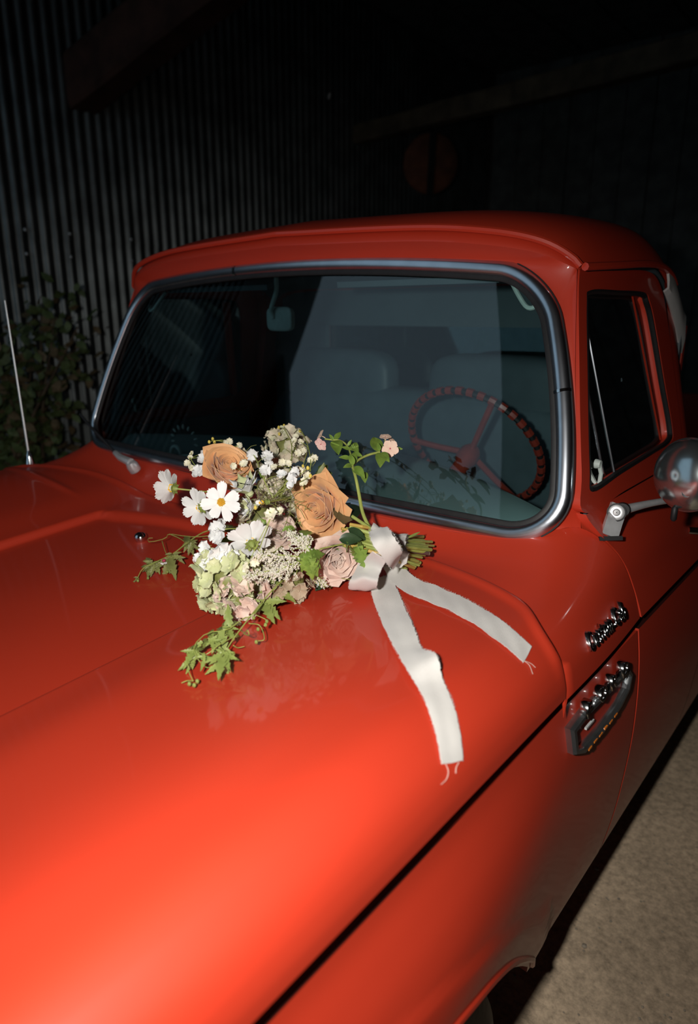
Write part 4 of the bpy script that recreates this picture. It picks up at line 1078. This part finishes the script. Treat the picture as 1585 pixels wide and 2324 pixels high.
vine([[(730, 1245, .05), (690, 1275, .06), (640, 1318, .06), (600, 1360, .05), (560, 1410, .04), (530, 1450, .03), (508, 1485, .02)],
      [(595, 1365, .05), (575, 1395, .045), (550, 1405, .04), (515, 1430, .035), (470, 1437, .04), (440, 1470, .035), (460, 1510, .02), (478, 1515, .012)],
      [(540, 1440, .03), (500, 1462, .035), (468, 1485, .03), (448, 1478, .03)],
      [(425, 1480, .03), (428, 1520, .02), (438, 1545, .012)], [(565, 1415, .04), (590, 1420, .03), (600, 1450, .02), (582, 1455, .018)],
      [(553, 1438, .03), (565, 1442, .04), (562, 1430, .05), (556, 1436, .04), (545, 1430, .03)],
      [(600, 1420, .03), (606, 1408, .03), (580, 1395, .04)], [(530, 1465, .02), (540, 1470, .012), (555, 1467, .01)],
      [(438, 1545, .012), (425, 1545, .008), (412, 1550, .006)]],
     [(640, 1320, 622, 1300), (632, 1328, 598, 1322), (640, 1320, 660, 1350), (612, 1345, 585, 1330), (612, 1350, 640, 1362), (628, 1335, 668, 1362), (605, 1368, 575, 1392), (600, 1372, 620, 1408), (605, 1370, 632, 1400), (590, 1375, 568, 1385), (640, 1315, 650, 1290), (600, 1340, 582, 1352),
      (525, 1420, 505, 1402), (515, 1428, 490, 1440), (520, 1425, 530, 1450), (485, 1440, 468, 1432), (490, 1450, 500, 1475), (470, 1460, 452, 1452), (440, 1478, 415, 1475), (440, 1478, 416, 1515), (438, 1480, 432, 1498), (445, 1478, 428, 1462), (508, 1485, 495, 1535), (508, 1485, 520, 1520), (505, 1482, 470, 1505), (510, 1480, 480, 1495), (500, 1460, 478, 1472), (495, 1445, 515, 1462), (512, 1470, 525, 1480), (506, 1440, 512, 1408), (480, 1455, 488, 1478), (470, 1490, 455, 1520)],
     [(430, 1552, .010), (441, 1555, .010), (448, 1546, .012), (582, 1457, .018), (576, 1402, .04), (603, 1418, .03), (606, 1410, .035), (586, 1428, .03), (503, 1380, .03)], 'vine', 'lime green vine trailing down the hood', 2)
vine([[(600, 1192, .07), (530, 1196, .07), (470, 1205, .06), (430, 1228, .05), (395, 1255, .035), (355, 1275, .03), (325, 1290, .02), (312, 1312, .008)],
      [(560, 1195, .07), (480, 1215, .06), (430, 1218, .055), (385, 1212, .05), (375, 1222, .045), (340, 1230, .04), (337, 1222, .042), (347, 1221, .042)],
      [(385, 1212, .05), (408, 1222, .045), (424, 1235, .04), (425, 1245, .035)], [(368, 1228, .045), (374, 1248, .04), (380, 1262, .035)],
      [(690, 1195, .08), (600, 1200, .08), (540, 1215, .08), (505, 1225, .07), (460, 1222, .06)], [(480, 1238, .06), (455, 1243, .05), (420, 1228, .045)],
      [(650, 1250, .07), (570, 1245, .075), (520, 1250, .07)], [(640, 1262, .07), (560, 1270, .07), (535, 1262, .06)]],
     [(395, 1258, 418, 1278, .035, .02), (388, 1265, 397, 1312, .035, .01), (385, 1262, 408, 1262, .04, .03), (345, 1282, 328, 1262, .025, .03), (348, 1282, 325, 1268, .025, .03), (350, 1280, 355, 1300, .025, .01), (345, 1285, 333, 1312, .02, .008), (355, 1278, 362, 1302, .025, .01), (380, 1270, 385, 1300, .03, .01), (430, 1230, 415, 1212, .05, .05), (430, 1230, 440, 1262, .045, .02), (432, 1232, 455, 1250, .045, .03), (312, 1310, 306, 1320, .008, .004), (336, 1285, 318, 1285, .02, .015), (505, 1200, 530, 1185, .07, .06), (345, 1290, 360, 1298, .02, .01)],
     [(336, 1312, .008), (313, 1318, .006), (380, 1298, .01)], 'olive', 'olive vine reaching left along the hood', 4)
# tiny pink-throated white flowers
for u, v, h in ((372, 1272, .035), (547, 1220, .08), (600, 1200, .08), (625, 1198, .08), (610, 1238, .06)):
    p = hp(u, v, h); ro = bpart(MB().ball(p, (.0045, .0045, .004), 8, 5), 'tiny_flower', 'magenta', None, 'tiny pink-throated vine flower')
    for k in range(4): inst('petal', floret('white', .006, 50, n=2, up=.5), ro, p+dv(RB.uniform(-1, 1), -1, .5)*.006, dv(RB.uniform(-.6, .6), -.6, .7), k*1.5, .8)
# thin wiry tendrils at the lower right edge
tr = bpart(MB().tube(catmull([hp(730, 1285, .04), hp(770, 1310, .03), hp(800, 1315, .03), hp(850, 1318, .025)], 20), .0007, 5), 'wiry_tendril', 'stem', None, 'thin wiry tendril across the ribbon')
for p in ([(770, 1310, .03), (765, 1325, .015), (750, 1333, .006)], [(800, 1315, .03), (825, 1305, .04), (840, 1325, .02)], [(822, 1308, .035), (828, 1330, .01)]):
    bpart(MB().tube(catmull([hp(*q) for q in p], 12), .0006, 5), 'tendril', 'stem', tr); bpart(MB().ball(hp(*p[-1]), .0024, 6, 4), 'bud', 'vine', tr)

# ---------------------------------------------------------------- phlox stem standing up against the windshield
_bp0 = bp
def bp(u, v, dz=0.0): return _bp0(u, v, dz+.028*sst((1205-v)/130))      # this stem leans up a little higher
ph = bpart(MB().tube(catmull([bp(842, 1205, .01), bp(824, 1165, .015), bp(815, 1120, .015), bp(808, 1085, .015), bp(800, 1058, .015)], 24), lambda t: .0036-.0010*t, 8), 'phlox_stem', 'stem', None, 'tall phlox stem with peach and pink flowers')
for pth, r in (([(800, 1058, .015), (815, 1043, .015), (838, 1032, .015), (862, 1026, .015)], .0023), ([(800, 1058, .015), (796, 1030, .015), (787, 1010, .015), (772, 1000, .015), (752, 998, .015), (738, 996, .015)], .0018), ([(862, 1026, .015), (872, 1012, .015), (874, 996, .015)], .0010)):
    bpart(MB().tube(catmull([bp(*p) for p in pth], 16), r, 7), 'branch', 'stem', ph)
for a in ((800, 1056, 782, 1058, .015), (800, 1056, 805, 1022, .015), (802, 1056, 795, 1028, .02), (803, 1060, 826, 1078, .015), (826, 1072, 829, 1090, .01), (795, 1040, 772, 1036, .015), (800, 1030, 820, 1032, .015), (790, 1012, 798, 998, .015), (795, 1020, 778, 1014, .015), (860, 1026, 848, 984, .015), (862, 1024, 858, 1004, .02), (864, 1028, 882, 1042, .02), (866, 1028, 864, 1052, .02), (890, 1020, 912, 1017, .01), (760, 999, 774, 978, .015), (762, 1000, 768, 1022, .015), (757, 999, 748, 985, .015), (798, 1012, 812, 1022, .015), (800, 1008, 812, 1010, .015)):
    leafat(ph, a[0], a[1], a[2], a[3], a[4], a[4]+.004, .40, m='leaf', teeth=0, name='leaf')
def phlox(u, v, ax, R, m, dz=.018):
    c = bp(u, v, dz); F = frame(ax, RB.uniform(0, 6)); mb = MB()
    for k in range(5): mb.thick(put(rotz_rows(tilt_rows(petal_rows(R, R*.95, 5, 5, .08, -.05, .05, 0, .02, .25, k, R*.06), .12), 2*math.pi*k/5), c, F), .0005)
    o = bpart(mb, 'phlox_flower', m, ph, sharp=0)
    bpart(MB().ball(c, (R*.14, R*.14, .0012), 8, 4, F), 'throat', 'magenta', ph)
    bpart(MB().tube([c, c-Vector(ax).normalized()*R*.9], .0009, 6), 'flower_tube', m, ph)
phlox(886, 1018, dv(.05, -.05, 1), .0165, 'peach'); phlox(875, 992, dv(.0, .85, .5), .0120, 'peach'); phlox(890, 1002, dv(.6, .5, .5), .0105, 'peach', .01)
phlox(729, 1008, dv(-.5, -.5, .6), .0135, 'pink'); phlox(728, 988, dv(-.8, .4, .3), .0120, 'peach')
for (u, v) in ((803, 1008), (806, 1012), (799, 1010), (812, 1012), (795, 1014), (752, 1004)): bpart(MB().tube([bp(800, 1022, .015), bp(u, v, .018)], lambda t: .0008+.0008*t, 6), 'calyx_bud', 'leaf', ph)

bp = _bp0
# ---------------------------------------------------------------- cut stems beyond the tie
R5 = random.Random(5)
for i in range(26):
    f = i/25; ve = lerp(1218, 1292, (i*7 % 26)/25); ue = 986-abs(ve-1240)*.55-R5.uniform(0, 22)+(0 if ve < 1260 else -10)
    if i in (3, 11): ue -= 25
    dz = R5.uniform(-.012, .018)+(.012 if ve < 1262 else -.002)
    a = bp(R5.uniform(775, 800), lerp(1180, 1262, (i*7 % 26)/25)*.5+1212*.5, R5.uniform(-.01, .02)); t_ = bp(872, lerp(1218, 1262, (i*7 % 26)/25), R5.uniform(-.006, .024))
    e = hp(ue, ve, .012+max(0, dz)); md = t_.lerp(e, .5)
    r = R5.uniform(.0022, .0040); m_ = 'stem'
    if i % 9 == 4: m_ = 'woody'
    if i == 13: m_ = 'purple'
    st = bpart(MB().tube(catmull([a, t_, md, e], 14), r, 8), 'stem', m_)
    dr_ = (e-md).normalized(); bpart(MB().lathe([(.0004, .0006), (r*.93, .0004), (r*.96, -.0004)], e, dr_, 8), 'cut_end', 'cut', st)
for (u0, v0, u1, v1) in ((800, 1172, 850, 1205), (795, 1190, 850, 1200)): bpart(MB().tube([bp(u0, v0, .02), bp((u0+u1)/2, (v0+v1)/2, .022), bp(u1, v1, .015)], .0032, 8), 'stem', 'stem' if v0 < 1180 else 'woody')
leafat(sp, 925, 1222, 955, 1205, .0, .0, .12, m='vine', teeth=0)

# ---------------------------------------------------------------- ribbon
def crumple(p, k, amp): return Vector((0, 0, amp*(math.sin(p.x*90+k)+math.sin(p.y*75+1.7*k)+.6*math.sin((p.x+p.y)*160))))
def strip(L_, R_, n=60, w=8, amp=.0008, fray=.0012, seed=0, t=.0008, jag=True):
    a, b = catmull(L_, n), catmull(R_, n); R3 = random.Random(seed); rows = []
    for i in range(n):
        ja = R3.uniform(-fray, fray) if jag else 0; jb = R3.uniform(-fray, fray) if jag else 0; wd = (b[i]-a[i]).normalized()
        rows.append([(a[i]+wd*ja*(j == 0)).lerp(b[i]+wd*jb*(j == w), j/w)+crumple(a[i].lerp(b[i], j/w), seed, amp) for j in range(w+1)])
    return MB().thick(rows, t), a, b
def fringe(a, b, parent, seed, L=.0032, dens=3):
    mb = MB(); R3 = random.Random(seed)
    for P, s in ((a, 1), (b, -1)):
        for i in range(len(P)-1):
            wd = ((a[i]-b[i])*s).normalized()
            for k in range(dens):
                p = P[i].lerp(P[i+1], R3.random())+Vector((0, 0, .0006)); d = (wd+(P[i+1]-P[i]).normalized()*R3.uniform(-.7, .7)+Vector((0, 0, R3.uniform(-.1, .5)))).normalized()*L*R3.uniform(.4, 1.2)
                q = d.cross(Vector((.3, .2, .9))).normalized()*.00028; bb = len(mb.v)
                mb.v += [tuple(p-q), tuple(p+q), tuple(p+d)]; mb.f.append((bb, bb+1, bb+2))
    o = bpart(mb, 'frayed_edge', 'ribbon', parent, smooth=False); o['kind'] = 'stuff'
# the wrap around the stems
TC = bp(876, 1238, .006); ta = (hp(975, 1262, .02)-bp(800, 1205, .0)).normalized()
F = frame(ta); rows = []
for i in range(13):
    s = lerp(-1, 1, i/12); row = []
    for k in range(37):
        a = 2*math.pi*k/36; r = .031+.003*math.sin(5*a+s*2.5)+.0030*math.sin(9*a-3*s)+.0016*math.sin(17*a+4*s)+.004*(s*s)*.5
        row.append(TC+ta*(s*.034+.007*math.sin(a*2+.5))+F @ Vector((r*math.cos(a), r*.86*math.sin(a), 0)))
    rows.append(row)
rb = bpart(MB().thick(rows, .0008), 'ribbon', 'ribbon', None, 'frayed ivory silk ribbon tied round the stems', sharp=0)
fringe([Vector(p) for p in rows[0]], [Vector(p) for p in rows[-1]], rb, 4, .005, 4)
# crossing fold of the knot
Lk = [bp(838, 1202, .05), bp(842, 1228, .062), bp(858, 1255, .060), bp(880, 1280, .046), bp(892, 1296, .02)]
Rk = [bp(878, 1196, .045), bp(892, 1212, .060), bp(908, 1238, .056), bp(912, 1256, .044), bp(906, 1270, .02)]
mb, a, b = strip(Lk, Rk, 40, 10, .0016, .0010, 2); o = bpart(mb, 'knot_fold', 'ribbon', rb, sharp=0); fringe(a, b, rb, 7)
# loop hanging to the left
Ll = [bp(846, 1250, .05), hp(818, 1278, .062), hp(797, 1310, .052), hp(792, 1330, .030), hp(800, 1339, .010), hp(826, 1340, .005), hp(856, 1322, .006)]
Rl = [bp(876, 1270, .05), hp(866, 1292, .068), hp(858, 1316, .062), hp(856, 1333, .036), hp(858, 1338, .012), hp(862, 1334, .006), hp(872, 1306, .006)]
mb, a, b = strip(Ll, Rl, 46, 10, .0018, .0010, 5); o = bpart(mb, 'bow_loop', 'ribbon', rb, sharp=0); fringe(a, b, rb, 8)
# long tail
Lt = [hp(836, 1318, .012), hp(848, 1362, .005), hp(864, 1405, .005), hp(884, 1448, .009), hp(903, 1484, .006), hp(925, 1520, .013), hp(950, 1562, .005), hp(972, 1610, .004), hp(988, 1660, .003), hp(997, 1700, .003), hp(1003, 1735, .003)]
Rt = [hp(890, 1304, .010), hp(905, 1345, .005), hp(924, 1388, .005), hp(943, 1432, .010), hp(957, 1470, .006), hp(990, 1487, .024), hp(1004, 1540, .006), hp(1026, 1590, .004), hp(1040, 1645, .003), hp(1047, 1690, .003), hp(1050, 1728, .003)]
mb, a, b = strip(Lt, Rt, 110, 10, .0007, .0008, 9); o = bpart(mb, 'long_tail', 'ribbon', rb, sharp=0); fringe(a, b, o, 9)
# shorter tail to the right
Ls = [hp(868, 1282, .030), hp(890, 1320, .010), hp(930, 1350, .006), hp(975, 1367, .004), hp(1022, 1387, .004), hp(1075, 1415, .003), hp(1125, 1450, .003), hp(1160, 1478, .003), hp(1188, 1504, .002)]
Rs = [hp(905, 1276, .030), hp(920, 1292, .014), hp(944, 1312, .010), hp(990, 1330, .005), hp(1045, 1353, .004), hp(1100, 1383, .003), hp(1150, 1418, .003), hp(1182, 1446, .003), hp(1207, 1470, .002)]
mb, a, b = strip(Ls, Rs, 90, 10, .0008, .0008, 12); o = bpart(mb, 'short_tail', 'ribbon', rb, sharp=0); fringe(a, b, o, 10)
for pts in ([(1012, 1733, .002), (1018, 1750, .002), (1014, 1768, .002), (1002, 1780, .002)], [(1042, 1730, .002), (1036, 1742, .002), (1035, 1755, .002)], [(1190, 1500, .002), (1202, 1510, .002), (1210, 1530, .002)], [(1192, 1500, .002), (1206, 1506, .002), (1216, 1515, .002)]):
    bpart(MB().tube(catmull([hp(*p) for p in pts], 14), .00042, 5), 'loose_thread', 'thread', rb)
